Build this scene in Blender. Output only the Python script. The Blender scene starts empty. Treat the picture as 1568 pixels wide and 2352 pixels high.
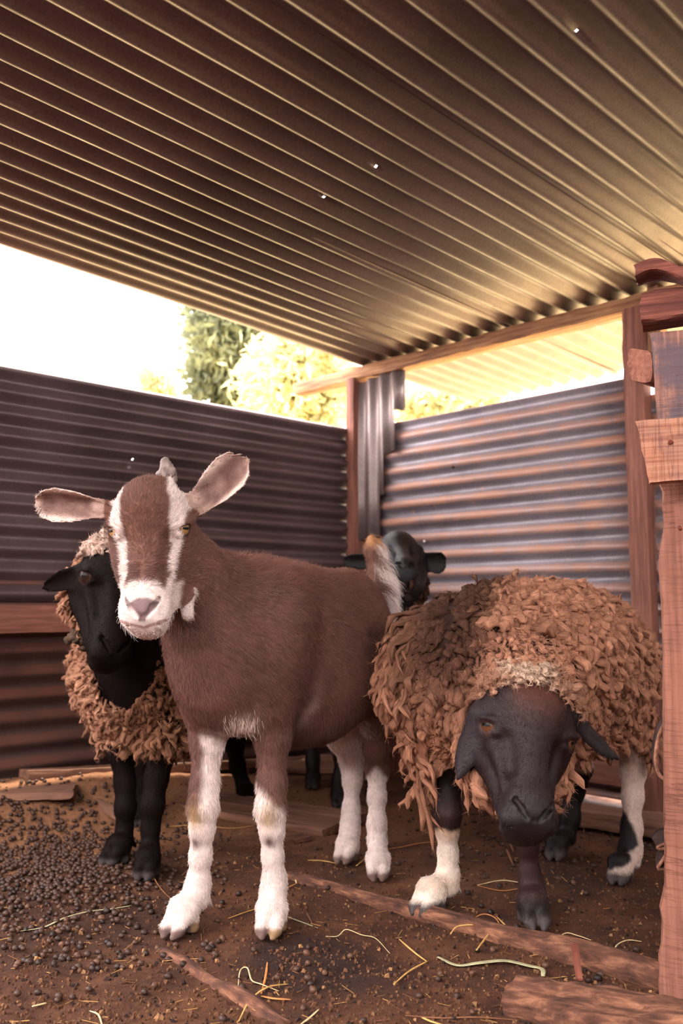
import bpy, math, random
import numpy as np
from mathutils import Vector, Matrix

# ------------------------------------------------------------------ camera, light, exposure
SC = bpy.context.scene
F_PX, W_PX, H_PX = 2120.0, 1568.0, 2352.0
PITCH = math.atan(214 / F_PX)
EYE = 0.584
cam_data = bpy.data.cameras.new('camera')
cam = bpy.data.objects.new('camera', cam_data)
SC.collection.objects.link(cam)
SC.camera = cam
cam.location = (0, 0, EYE)
cam.rotation_euler = (math.pi / 2 + PITCH, 0, 0)
cam_data.sensor_fit = 'VERTICAL'
cam_data.sensor_height = 36.0
cam_data.lens = 36.0 * F_PX / H_PX
cam_data.clip_start = 0.02
cam_data.clip_end = 300
cam_data.dof.use_dof = True
cam_data.dof.focus_distance = 1.60
cam_data.dof.aperture_fstop = 4.6

world = bpy.data.worlds.new('world')
SC.world = world
world.use_nodes = True
bg = world.node_tree.nodes['Background']
bg.inputs['Color'].default_value = (1.0, 0.94, 0.945, 1)
bg.inputs['Strength'].default_value = 4.4

sun_data = bpy.data.lights.new('sun', 'SUN')
sun = bpy.data.objects.new('sun', sun_data)
SC.collection.objects.link(sun)
sun_data.energy = 7.0
sun_data.angle = math.radians(1.5)
sun_data.color = (1.0, 0.92, 0.78)
SUN_DIR = Vector((0.40, 0.50, 1.5)).normalized()       # towards the sun: high, behind the shed
sun.rotation_euler = (-SUN_DIR).to_track_quat('-Z', 'Y').to_euler()

vs = SC.view_settings
vs.view_transform = 'Standard'
vs.look = 'None'
vs.gamma = 1.0
vs.use_curve_mapping = False
vs.exposure = 1.52
try:
    SC.cycles.max_bounces = 6
    SC.cycles.diffuse_bounces = 4
    SC.cycles.glossy_bounces = 3
    SC.cycles.transmission_bounces = 3
    SC.cycles.adaptive_threshold = 0.02
    SC.cycles.sample_clamp_indirect = 6.0
except Exception:
    pass

# ------------------------------------------------------------------ helpers
RNG = np.random.default_rng(7)
random.seed(7)
COL = SC.collection


def q(u, v, Y):
    """Point at depth Y on the line of sight through pixel (u, v) of the photograph."""
    xc = (u - W_PX / 2) / F_PX
    yc = (H_PX / 2 - v) / F_PX
    d = np.array([xc, math.cos(PITCH) - math.sin(PITCH) * yc, math.sin(PITCH) + math.cos(PITCH) * yc])
    return np.array([0, 0, EYE]) + d * (Y / d[1])


def gq(u, v, z=0.0):
    xc = (u - W_PX / 2) / F_PX
    yc = (H_PX / 2 - v) / F_PX
    d = np.array([xc, math.cos(PITCH) - math.sin(PITCH) * yc, math.sin(PITCH) + math.cos(PITCH) * yc])
    return np.array([0, 0, EYE]) + d * ((z - EYE) / d[2])


def srgb(r, g, b):
    f = lambda c: (c / 255 / 12.92) if c / 255 <= 0.04045 else ((c / 255 + 0.055) / 1.055) ** 2.4
    return np.array([f(r), f(g), f(b)])


def tag(o, label=None, cat=None, group=None, kind=None):
    if label: o['label'] = label
    if cat: o['category'] = cat
    if group: o['group'] = group
    if kind: o['kind'] = kind
    return o


def empty(name, loc, label=None, cat=None, group=None, kind=None):
    o = bpy.data.objects.new(name, None)
    o.empty_display_size = 0.05
    o.location = loc
    COL.objects.link(o)
    return tag(o, label, cat, group, kind)


def link(name, data, parent=None, mat=None):
    """Links data given in world coordinates; the parent is an Empty without rotation."""
    o = bpy.data.objects.new(name, data)
    COL.objects.link(o)
    if mat is not None:
        data.materials.append(mat)
    if parent is not None:
        o.parent = parent
        off = Vector((0, 0, 0))
        p = parent
        while p is not None:
            off += Vector(p.location)
            p = p.parent
        o.location = -off
    return o


def np_mesh(name, V, Fq, col=None, smooth=True):
    """Mesh from numpy arrays: V (n,3), Fq (m,3) or (m,4); optional per-vertex colour."""
    me = bpy.data.meshes.new(name)
    V = np.ascontiguousarray(V, dtype=np.float32)
    Fq = np.ascontiguousarray(Fq, dtype=np.int32)
    m, k = Fq.shape
    me.vertices.add(len(V)); me.vertices.foreach_set('co', V.ravel())
    me.loops.add(m * k); me.loops.foreach_set('vertex_index', Fq.ravel())
    me.polygons.add(m)
    me.polygons.foreach_set('loop_start', np.arange(0, m * k, k, dtype=np.int32))
    me.polygons.foreach_set('use_smooth', np.full(m, smooth, dtype=bool))
    if col is not None:
        a = me.color_attributes.new('col', 'FLOAT_COLOR', 'POINT')
        c4 = np.ones((len(V), 4), dtype=np.float32); c4[:, :3] = col
        a.data.foreach_set('color', c4.ravel())
    me.update(calc_edges=True)
    return me


# value noise ---------------------------------------------------------------------------
_PERM = np.random.default_rng(3).random((32, 32, 32)).astype(np.float32)


def noise3(P, scale=1.0, seed=0.0):
    """Smooth value noise in -1..1 at points P (n,3)."""
    X = np.asarray(P, dtype=np.float64) * scale + seed * 13.37
    i = np.floor(X).astype(np.int64); f = X - i
    f = f * f * (3 - 2 * f)
    r = 0
    for dx in (0, 1):
        wx = f[:, 0] if dx else 1 - f[:, 0]
        for dy in (0, 1):
            wy = f[:, 1] if dy else 1 - f[:, 1]
            for dz in (0, 1):
                wz = f[:, 2] if dz else 1 - f[:, 2]
                r = r + wx * wy * wz * _PERM[(i[:, 0] + dx) % 32, (i[:, 1] + dy) % 32, (i[:, 2] + dz) % 32]
    return r * 2 - 1


def fbm(P, scale=1.0, octaves=4, seed=0.0):
    r = 0; a = 0.5
    for o in range(octaves):
        r = r + a * noise3(P, scale * 2 ** o, seed + o)
        a *= 0.5
    return r


def sstep(a, b, x):
    t = np.clip((x - a) / (b - a), 0, 1)
    return t * t * (3 - 2 * t)


# materials -----------------------------------------------------------------------------
class NT:
    def __init__(self, name, rough=0.7, spec=0.4, metal=0.0):
        self.m = bpy.data.materials.new(name)
        self.m.use_nodes = True
        self.t = self.m.node_tree
        self.b = self.t.nodes['Principled BSDF']
        self.b.inputs['Roughness'].default_value = rough
        self.b.inputs['Specular IOR Level'].default_value = spec
        self.b.inputs['Metallic'].default_value = metal

    def n(self, kind, **kw):
        x = self.t.nodes.new('ShaderNode' + kind)
        for k, v in kw.items():
            if k in x.inputs: x.inputs[k].default_value = v
            else: setattr(x, k, v)
        return x

    def l(self, a, b): self.t.links.new(a, b)

    def coord(self, scale=(1, 1, 1), rot=(0, 0, 0), kind='Object'):
        tc = self.n('TexCoord'); mp = self.n('Mapping')
        mp.inputs['Scale'].default_value = scale
        mp.inputs['Rotation'].default_value = rot
        self.l(tc.outputs[kind], mp.inputs['Vector'])
        return mp.outputs['Vector']

    def noise(self, scale, detail=4, vec=None, rough=0.55, dist=0.0):
        x = self.n('TexNoise'); x.inputs['Scale'].default_value = scale
        x.inputs['Detail'].default_value = detail; x.inputs['Roughness'].default_value = rough
        x.inputs['Distortion'].default_value = dist
        if vec is not None: self.l(vec, x.inputs['Vector'])
        return x.outputs['Fac']

    def ramp(self, fac, stops):
        r = self.n('ValToRGB'); cr = r.color_ramp
        while len(cr.elements) < len(stops): cr.elements.new(0.5)
        for e, (p, c) in zip(cr.elements, stops):
            e.position = p; e.color = (*c, 1) if len(c) == 3 else c
        self.l(fac, r.inputs['Fac'])
        return r.outputs['Color']

    def mix(self, fac, a, b, blend='MIX'):
        x = self.n('Mix', data_type='RGBA', blend_type=blend)
        for sock, v in ((x.inputs[0], fac), (x.inputs[6], a), (x.inputs[7], b)):
            if isinstance(v, (int, float)): sock.default_value = v
            elif isinstance(v, (tuple, list, np.ndarray)): sock.default_value = (*v, 1) if len(v) == 3 else v
            else: self.l(v, sock)
        return x.outputs[2]

    def bump(self, h, strength=0.5, dist=0.01):
        x = self.n('Bump'); x.inputs['Strength'].default_value = strength
        x.inputs['Distance'].default_value = dist
        self.l(h, x.inputs['Height']); self.l(x.outputs['Normal'], self.b.inputs['Normal'])

    def base(self, c):
        if isinstance(c, (tuple, list, np.ndarray)): self.b.inputs['Base Color'].default_value = (*c, 1)
        else: self.l(c, self.b.inputs['Base Color'])


def mat_attr(name, rough=0.7, spec=0.3, noise_scale=0, bump=0.0, bump_scale=300, var=0.25):
    """Colour from the 'col' attribute of the thing itself (coat patches, wool), with grain."""
    t = NT(name, rough, spec)
    a = t.n('Attribute', attribute_name='col')
    c = a.outputs['Color']
    if noise_scale:
        v = t.coord()
        f = t.noise(noise_scale, 5, v)
        g = t.ramp(f, [(0.25, (1 - var,) * 3), (0.75, (1 + var * 0.6,) * 3)])
        c = t.mix(1.0, c, g, 'MULTIPLY')
    t.base(c)
    if bump:
        v2 = t.coord()
        t.bump(t.noise(bump_scale, 4, v2), bump, 0.004)
    return t.m


# signed distance bodies -----------------------------------------------------------------
class Body:
    """Smooth union of tapered limbs and ellipsoids -> one continuous surface (surface nets)."""

    def __init__(self): self.p = []

    def rc(self, a, b, ra, rb, k=0.02, op='add'):
        a = np.asarray(a, float); b = np.asarray(b, float)
        c = (a + b) / 2; R = np.linalg.norm(b - a) / 2 + max(ra, rb)
        ba = b - a; L2 = max(ba @ ba, 1e-12)

        def f(P, a=a, ba=ba, L2=L2, ra=ra, rb=rb):
            w = P - a
            h = np.clip((w @ ba) / L2, 0, 1)
            return np.linalg.norm(w - h[..., None] * ba, axis=-1) - (ra + (rb - ra) * h)
        self.p.append((f, c, R, k, op)); return self

    def chain(self, pts, k=0.02, op='add'):
        for (a, ra), (b, rb) in zip(pts[:-1], pts[1:]): self.rc(a, b, ra, rb, k, op)
        return self

    def el(self, c, r, M=None, k=0.03, op='add'):
        c = np.asarray(c, float); r = np.asarray(r, float)
        M = np.eye(3) if M is None else np.asarray(M, float)     # columns: axes in world

        def f(P, c=c, r=r, M=M):
            w = (P - c) @ M
            k0 = np.linalg.norm(w / r, axis=-1); k1 = np.linalg.norm(w / (r * r), axis=-1)
            return k0 * (k0 - 1.0) / np.maximum(k1, 1e-9)
        self.p.append((f, c, r.max(), k, op)); return self

    def fn(self, f, c, R, k=0.01, op='add'):
        self.p.append((f, np.asarray(c, float), R, k, op)); return self

    def leaf(self, base, tip, facing, wmax, th=0.003, cup=0.35, prof=None, k=0.012, curl=0.0, roll=0.0):
        """Ear: a cupped leaf from base to tip whose hollow side looks towards `facing`."""
        base = np.asarray(base, float); tip = np.asarray(tip, float)
        ex = tip - base; L = np.linalg.norm(ex); ex = ex / L
        n = np.asarray(facing, float); n = n - ex * (n @ ex); n = n / np.linalg.norm(n)
        ew = np.cross(n, ex)
        if roll:
            n, ew = n * math.cos(roll) + ew * math.sin(roll), ew * math.cos(roll) - n * math.sin(roll)
        prof = prof or [(0, 0.45), (0.25, 0.75), (0.6, 1.0), (0.8, 0.88), (0.93, 0.55), (1.0, 0.08)]
        px, py = np.array(prof).T

        def f(P):
            w = P - base
            l = w @ ex; s = w @ ew; h = w @ n
            t = np.clip(l / L, 0, 1)
            W = np.interp(t, px, py) * wmax
            x = np.clip(s / np.maximum(W, 1e-4), -1.3, 1.3)
            h0 = cup * wmax * x * x - cup * wmax * 0.5 + curl * L * (t - 0.3) ** 2
            thk = th * (1.25 - 0.5 * t) * (1 + 1.0 * (1 - t) ** 3)
            e = np.sqrt(np.maximum(np.abs(s) - W + thk, 0) ** 2 + np.maximum(l - L + thk, 0) ** 2 + np.maximum(-l, 0) ** 2 + (h - h0) ** 2 * 0.85)
            return (e - thk) * 0.8
        self.p.append((f, (base + tip) / 2, L / 2 + wmax, k, 'add'))
        self.ears = getattr(self, 'ears', []) + [(base, ex, ew, n, L, wmax)]
        return self

    @staticmethod
    def comb(d, e, k, op):
        if op == 'sub': d = -d
        h = np.maximum(k - np.abs(d - e), 0) / k
        r = np.minimum(d, e) - h * h * k * 0.25
        return -r if op == 'sub' else r

    def full(self, P):
        d = np.full(P.shape[:-1], 9.0)
        for f, c, R, k, op in self.p: d = self.comb(d, f(P), k, op)
        return d

    def mesh(self, h, zmin=0.0):
        lo = np.min([c - R for f, c, R, k, op in self.p if op == 'add'], 0) - 0.02
        hi = np.max([c + R for f, c, R, k, op in self.p if op == 'add'], 0) + 0.02
        lo[2] = max(lo[2], zmin - 3 * h)
        nb = np.ceil((hi - lo) / (8 * h)).astype(int)
        bi = np.stack(np.meshgrid(*[np.arange(n) for n in nb], indexing='ij'), -1).reshape(-1, 3)
        cen = lo + (bi * 8 + 3.5) * h
        dc = self.full(cen)
        dc = np.maximum(dc, zmin - cen[:, 2])
        half = 4 * h * 1.7321
        near = np.abs(dc) < half * 1.7 + 0.006
        D = np.where(dc < 0, -1.0, 1.0).astype(np.float32).reshape(nb)
        D = np.repeat(np.repeat(np.repeat(D, 8, 0), 8, 1), 8, 2)
        D8 = D.reshape(nb[0], 8, nb[1], 8, nb[2], 8)
        off = np.stack(np.meshgrid(*[np.arange(8)] * 3, indexing='ij'), -1).reshape(-1, 3) * h
        nbi = bi[near]
        for s in range(0, len(nbi), 1500):
            b = nbi[s:s + 1500]
            P = (lo + b * 8 * h)[:, None, :] + off[None]
            bc = lo + (b * 8 + 3.5) * h
            d = np.full(P.shape[:2], 9.0)
            for f, c, R, k, op in self.p:
                sel = np.linalg.norm(bc - c, axis=1) < R + half + k + 0.012
                if sel.any(): d[sel] = self.comb(d[sel], f(P[sel]), k, op)
            d = np.maximum(d, zmin - P[..., 2])
            D8[b[:, 0], :, b[:, 1], :, b[:, 2], :] = d.reshape(-1, 8, 8, 8)
        return surface_nets(D, lo, h)


def surface_nets(D, lo, h):
    S = D < 0
    n = S.view(np.uint8)
    c = np.zeros(tuple(x - 1 for x in D.shape), np.uint8)
    cs = [(i, j, k) for i in (0, 1) for j in (0, 1) for k in (0, 1)]
    X, Y, Z = D.shape
    for i, j, k in cs: c += n[i:X - 1 + i, j:Y - 1 + j, k:Z - 1 + k]
    act = np.argwhere((c > 0) & (c < 8))
    del c
    vals = np.stack([D[act[:, 0] + i, act[:, 1] + j, act[:, 2] + k] for i, j, k in cs], 1)
    pos = np.zeros((len(act), 3)); cnt = np.zeros(len(act))
    for a in range(8):
        for b in range(a + 1, 8):
            if sum(abs(x - y) for x, y in zip(cs[a], cs[b])) != 1: continue
            va, vb = vals[:, a], vals[:, b]
            cr = (va < 0) != (vb < 0)
            t = np.where(cr, va / np.where(cr, va - vb, 1), 0)
            p = np.array(cs[a]) + t[:, None] * (np.array(cs[b]) - np.array(cs[a]))
            pos += np.where(cr[:, None], p, 0); cnt += cr
    V = lo + (act + pos / cnt[:, None]) * h
    idx = np.full(D.shape, -1, np.int32)
    idx[act[:, 0], act[:, 1], act[:, 2]] = np.arange(len(act))
    Fs = []
    for ax in range(3):
        A = [slice(None)] * 3; B = [slice(None)] * 3
        A[ax] = slice(0, -1); B[ax] = slice(1, None)
        e = np.argwhere(S[tuple(A)] != S[tuple(B)])
        o1, o2 = [x for x in range(3) if x != ax]
        e = e[(e[:, o1] > 0) & (e[:, o2] > 0)]
        sgn = S[e[:, 0], e[:, 1], e[:, 2]]
        def at_(d1, d2):
            g = e.copy(); g[:, o1] -= d1; g[:, o2] -= d2
            return idx[g[:, 0], g[:, 1], g[:, 2]]
        f = np.stack([at_(1, 1), at_(0, 1), at_(0, 0), at_(1, 0)], 1)
        flip = sgn if ax != 1 else ~sgn
        f = np.where(flip[:, None], f, f[:, ::-1])
        Fs.append(f[(f >= 0).all(1)])
    Fq = np.concatenate(Fs)
    # one relaxation pass for an even surface
    for lam in (0.5,):
        acc = np.zeros_like(V); ct = np.zeros(len(V))
        for a in range(4):
            np.add.at(acc, Fq[:, a], V[Fq[:, (a + 1) % 4]]); np.add.at(ct, Fq[:, a], 1)
        ok = ct > 0
        V[ok] = V[ok] * (1 - lam) + lam * acc[ok] / ct[ok, None]
    return V, Fq


def vnormals(V, Fq):
    n = np.cross(V[Fq[:, 2]] - V[Fq[:, 0]], V[Fq[:, 3]] - V[Fq[:, 1]])
    N = np.zeros_like(V)
    for a in range(4): np.add.at(N, Fq[:, a], n)
    return N / np.maximum(np.linalg.norm(N, axis=1), 1e-12)[:, None]


def sample_surface(V, Fq, N, count, weight=None, rng=RNG):
    """Random points on a quad mesh -> positions, normals, index of a nearby vertex."""
    n = np.cross(V[Fq[:, 2]] - V[Fq[:, 0]], V[Fq[:, 3]] - V[Fq[:, 1]])
    ar = np.linalg.norm(n, axis=1)
    if weight is not None: ar = ar * weight[Fq].mean(1)
    cdf = np.cumsum(ar); cdf /= cdf[-1]
    f = np.searchsorted(cdf, rng.random(count))
    a, b = rng.random(count)[:, None], rng.random(count)[:, None]
    q4 = Fq[f]
    mixv = lambda A: (A[q4[:, 0]] * (1 - a) + A[q4[:, 1]] * a) * (1 - b) + (A[q4[:, 3]] * (1 - a) + A[q4[:, 2]] * a) * b
    Nn = mixv(N); Nn /= np.maximum(np.linalg.norm(Nn, axis=1), 1e-9)[:, None]
    return mixv(V), Nn, q4[:, 0]


def hair(name, P, N, flow, length, lift, col, radius, parent, mat, segs=4, wob=0.25, droop=0.0, rng=RNG, var=0.3):
    """Coat of single hairs: roots P, laid along `flow`, raised by `lift`."""
    n = len(P)
    T = flow - N * np.sum(flow * N, 1)[:, None]
    T /= np.maximum(np.linalg.norm(T, axis=1), 1e-6)[:, None]
    T = T + rng.normal(0, wob, (n, 3))
    D = T + N * np.asarray(lift).reshape(-1, 1)
    D /= np.linalg.norm(D, axis=1)[:, None]
    vary = rng.uniform(1 - var, 1 + var, (n, 1))
    L = np.asarray(length) * rng.uniform(0.7, 1.25, n)
    pts = np.zeros((n, segs, 3), np.float32)
    for i in range(segs):
        t = i / (segs - 1)
        pts[:, i] = P - N * 0.0006 + D * (L * t)[:, None] - N * (0.35 * L * t * t * np.asarray(lift))[:, None] + np.array([0, 0, -1]) * (droop * L * t * t)[:, None]
    hc = bpy.data.hair_curves.new(name)
    hc.add_curves([segs] * n)
    hc.attributes['position'].data.foreach_set('vector', pts.ravel())
    r = hc.attributes.new('radius', 'FLOAT', 'POINT')
    prof = np.array([1.0, 0.9, 0.7, 0.25])[np.linspace(0, 3, segs).astype(int)]
    r.data.foreach_set('value', (np.asarray(radius) * np.ones(n))[:, None].repeat(segs, 1).astype(np.float32).ravel() * np.tile(prof, n).astype(np.float32))
    a = hc.attributes.new('col', 'FLOAT_COLOR', 'CURVE')
    c4 = np.ones((n, 4), np.float32); c4[:, :3] = col * vary
    a.data.foreach_set('color', c4.ravel())
    o = link(name, hc, parent, mat)
    o['kind'] = 'stuff'
    return o


def rot_zyx(yaw, pitch, roll):
    """Head frame: columns are local x (right), y (back), z (up the face)."""
    return np.array((Matrix.Rotation(yaw, 3, 'Z') @ Matrix.Rotation(pitch, 3, 'X') @ Matrix.Rotation(roll, 3, 'Y')))


def ball(name, c, r, parent, mat, colf, axis, seg=24):
    """Eyeball: sphere whose colour is a function of the direction from its own axis."""
    th = np.linspace(0, math.pi, seg // 2 + 1); ph = np.linspace(0, 2 * math.pi, seg, endpoint=False)
    V = np.array([[math.sin(t) * math.cos(p), math.sin(t) * math.sin(p), math.cos(t)] for t in th for p in ph])
    Fq = []
    for i in range(seg // 2):
        for j in range(seg):
            Fq.append((i * seg + j, (i + 1) * seg + j, (i + 1) * seg + (j + 1) % seg, i * seg + (j + 1) % seg))
    me = np_mesh(name, np.asarray(c) + V * r, np.array(Fq), colf(V))
    return link(name, me, parent, mat)
# ------------------------------------------------------------------ materials of the shed
def m_metal(name, base, dark, rust, rust_amt=0.5, metal=0.55, rough=0.45, band=0.0):
    t = NT(name, rough, 0.5, metal)
    v = t.coord()
    a = t.n('Attribute', attribute_name='col')
    big = t.noise(2.3, 5, v, 0.6)
    spang = t.noise(160, 2, v, 0.7)
    stain = t.noise(9, 6, v, 0.65, 0.6)
    c = t.mix(t.ramp(big, [(0.3, (0, 0, 0)), (0.7, (1, 1, 1))]), dark, base)
    c = t.mix(0.35, c, t.ramp(spang, [(0.3, (0.45,) * 3), (0.7, (1.35,) * 3)]), 'MULTIPLY')
    sep = t.n('SeparateColor'); t.l(a.outputs['Color'], sep.inputs['Color'])
    # dust and rust sit on the ledges (stored per vertex: red = ledge) and in stains
    ad = t.n('Math', operation='MULTIPLY'); t.l(sep.outputs['Red'], ad.inputs[0])
    t.l(t.ramp(stain, [(0.3, (0.25,) * 3), (0.62, (1,) * 3)]), ad.inputs[1])
    am = t.n('Math', operation='MULTIPLY'); t.l(ad.outputs[0], am.inputs[0]); am.inputs[1].default_value = band
    sp = t.ramp(t.noise(34, 4, v, 0.6), [(0.63, (0, 0, 0)), (0.72, (rust_amt,) * 3)])
    mx = t.n('Math', operation='MAXIMUM'); t.l(am.outputs[0], mx.inputs[0]); t.l(sp, mx.inputs[1])
    c = t.mix(mx.outputs[0], c, rust)
    t.base(c)
    im = t.n('Math', operation='MULTIPLY_ADD'); t.l(mx.outputs[0], im.inputs[0])
    im.inputs[1].default_value = -metal; im.inputs[2].default_value = metal
    t.l(im.outputs[0], t.b.inputs['Metallic'])
    rr = t.n('Math', operation='MULTIPLY_ADD'); t.l(stain, rr.inputs[0]); rr.inputs[1].default_value = 0.35; rr.inputs[2].default_value = rough - 0.15
    t.l(rr.outputs[0], t.b.inputs['Roughness'])
    t.bump(stain, 0.15, 0.004)
    return t.m


def m_wood(name, c1, c2, c3=None, scale=(3, 26, 26), rough=0.75, bump=0.5, saw=False, stain=0.0):
    """Grain runs along the local x of the board (generated along the object's own 'grain' attribute)."""
    t = NT(name, rough, 0.3)
    at_ = t.n('Attribute', attribute_name='gr')
    mp = t.n('Mapping'); mp.inputs['Scale'].default_value = scale
    t.l(at_.outputs['Vector'], mp.inputs['Vector'])
    g = t.noise(1.0, 8, mp.outputs['Vector'], 0.62, 0.4)
    b = t.noise(6, 5, at_.outputs['Vector'], 0.6)
    c = t.ramp(g, [(0.28, c1), (0.5, c2), (0.72, c3 if c3 is not None else c2)])
    c = t.mix(0.55, c, t.ramp(b, [(0.3, (0.55, 0.52, 0.55)), (0.7, (1.25, 1.2, 1.15))]), 'MULTIPLY')
    h = g
    if stain:
        s = t.ramp(t.noise(11, 6, at_.outputs['Vector'], 0.65), [(0.45, (0, 0, 0)), (0.55, (stain,) * 3)])
        c = t.mix(s, c, tuple(srgb(92, 78, 84)))
    if saw:     # saw marks across the grain
        mp2 = t.n('Mapping'); mp2.inputs['Scale'].default_value = (230, 12, 12); mp2.inputs['Rotation'].default_value = (0, 0, 0.16)
        t.l(at_.outputs['Vector'], mp2.inputs['Vector'])
        cut = t.ramp(t.noise(1.0, 3, mp2.outputs['Vector'], 0.5, 0.3), [(0.36, (1, 1, 1)), (0.42, (0.42, 0.36, 0.37)), (0.48, (1, 1, 1))])
        c = t.mix(t.ramp(t.noise(9, 3, at_.outputs['Vector']), [(.35, (0.15,) * 3), (.65, (.85,) * 3)]), c, cut, 'MULTIPLY')
    t.base(c); t.bump(h, bump, 0.004)
    return t.m


M_ROOF = m_metal('roof_metal', srgb(132, 114, 115), srgb(104, 88, 88), srgb(72, 46, 40), 0.35, 0.4, 0.40)
M_LEFT = m_metal('left_wall_metal', srgb(124, 106, 108), srgb(84, 69, 70), srgb(88, 52, 42), 0.4, 0.6, 0.38, 0.12)
M_LOWL = m_metal('left_low_metal', srgb(100, 80, 76), srgb(74, 54, 50), srgb(112, 62, 44), 0.6, 0.6, 0.5, 0.65)
M_RIGHT = m_metal('right_wall_metal', srgb(156, 146, 152), srgb(104, 97, 103), srgb(184, 128, 98), 0.5, 0.45, 0.5, 0.8)
M_STRIP = m_metal('strip_metal', srgb(150, 134, 130), srgb(104, 90, 86), srgb(122, 60, 44), 0.5, 0.5, 0.45, 0.2)
M_POST = m_wood('post_wood', srgb(96, 58, 48), srgb(128, 82, 68), srgb(152, 104, 88), (5, 90, 90))
M_BEAM = m_wood('beam_wood', srgb(92, 60, 44), srgb(150, 106, 74), srgb(186, 146, 104), (6, 80, 80))
M_PINK = m_wood('sawn_wood', srgb(124, 80, 64), srgb(146, 96, 78), srgb(164, 114, 92), (5, 110, 110), 0.8, 0.7, True)
M_STAINED = m_wood('stained_wood', srgb(96, 70, 66), srgb(136, 98, 86), srgb(190, 138, 114), (5, 110, 110), 0.8, 0.8, True, 0.9)
M_ORANGE = m_wood('orange_wood', srgb(128, 78, 58), srgb(178, 122, 94), srgb(200, 152, 126), (5, 120, 120), 0.8, 0.8, True, 0.25)
M_REDW = m_wood('red_wood', srgb(70, 36, 32), srgb(112, 62, 50), srgb(152, 92, 74), (5, 110, 110), 0.75, 0.7)
M_BOARD = m_wood('floor_board', srgb(84, 58, 46), srgb(124, 88, 70), srgb(150, 110, 88), (5, 70, 70), 0.85, 0.5)
M_POLE = m_wood('pole_wood', srgb(46, 29, 23), srgb(96, 62, 47), srgb(160, 112, 84), (22, 70, 70), 0.92, 1.0, stain=0.0)
_t = NT('rubber', 0.75, 0.3); _t.base(_t.ramp(_t.noise(40, 5, _t.coord()), [(0.3, tuple(srgb(38, 28, 28))), (0.7, tuple(srgb(74, 54, 48)))])); _t.bump(_t.noise(120, 4, _t.coord()), 0.5, 0.003)
M_RUBBER = _t.m
_t = NT('rubber_edge', 0.85, 0.2); _t.base(_t.ramp(_t.noise(90, 4, _t.coord()), [(0.35, tuple(srgb(92, 62, 50))), (0.65, tuple(srgb(168, 118, 94)))]))
M_REDGE = _t.m
_t = NT('rusty_iron', 0.8, 0.3, 0.2); _t.base(_t.ramp(_t.noise(200, 4, _t.coord()), [(0.3, tuple(srgb(70, 34, 26))), (0.7, tuple(srgb(126, 62, 44)))]))
M_RUST = _t.m
_t = NT('bright_nail', 0.3, 0.5, 0.9); _t.base(tuple(srgb(214, 206, 196))); M_NAIL = _t.m

# ------------------------------------------------------------------ the shed
# room frame: corner C of the two tin walls; a runs along the left wall, b along the right wall
C = np.array([0.062, 3.608, 0.0])
A_ = np.array([-0.721, -0.693, 0.0]); A_ /= np.linalg.norm(A_)
B_ = np.array([-A_[1], A_[0], 0.0])
Z_ = np.array([0, 0, 1.0])


def R_(a, b, z=0.0): return C + A_ * a + B_ * b + Z_ * z


PITCH_C = 0.076


def sheet(name, parent, mat, o, du, dv, nrm, width, length, amp=0.0085, keepf=None, pitch=0.0645, phase=0.0, cuts=(), holes=(), wav=0.003, ledge=None, edge=None, seed=0, drop=None):
    """Corrugated sheet: waves across du, straight along dv; holes are (s across, t along) openings."""
    du, dv, nrm = map(np.asarray, (du, dv, nrm))
    ns = int(width / pitch * 14) + 1
    s = np.linspace(0, width, ns)
    ts = list(np.linspace(0, length, max(3, int(length / 0.12))))
    for hs, ht in holes: ts += [ht - 0.004, ht + 0.003]
    ts = np.array(sorted(ts))
    S, T = np.meshgrid(s, ts, indexing='ij')
    ph = 2 * math.pi * S / pitch + phase
    P0 = np.stack([S * 3, T * 1.3, np.zeros_like(S)], -1).reshape(-1, 3)
    wob = noise3(P0, 1.2, seed).reshape(S.shape) * wav
    kink = noise3(np.stack([S.ravel() * 9, T.ravel() * 2, S.ravel() * 0], -1), 1.0, seed + 5).reshape(S.shape) * wav * 0.5
    amp_v = amp * (1 + 0.10 * noise3(np.stack([S.ravel() * 6, T.ravel() * 0.4, S.ravel() * 0 + 3], -1), 1.0, seed + 2).reshape(S.shape))
    T2 = T.copy()
    if edge is not None: T2 = edge(S, T)
    N = amp_v * np.sin(ph) + wob + kink
    V = np.asarray(o) + S[..., None] * du + T2[..., None] * dv + N[..., None] * nrm
    if drop is not None: V = V + drop(S, T)[..., None] * Z_
    col = np.zeros(V.shape)
    lv = 0.5 + 0.5 * np.cos(ph + (0 if ledge is None else ledge))
    col[..., 0] = sstep(0.45, 0.8, lv)
    idx = np.arange(S.size).reshape(S.shape)
    Fq = np.stack([idx[:-1, :-1], idx[1:, :-1], idx[1:, 1:], idx[:-1, 1:]], -1)
    keep = np.ones(Fq.shape[:2], bool)
    for hs, ht in holes:
        i = np.searchsorted(s, hs) - 1
        j = np.searchsorted(ts, ht) - 1
        keep[i, j] = False
    if keepf is not None: keep &= keepf(S[:-1, :-1], T[:-1, :-1])
    me = np_mesh(name, V.reshape(-1, 3), Fq[keep], col.reshape(-1, 3))
    ob = link(name, me, parent, mat)
    md = ob.modifiers.new('thickness', 'SOLIDIFY'); md.thickness = 0.0007; md.offset = 0
    return ob


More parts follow.
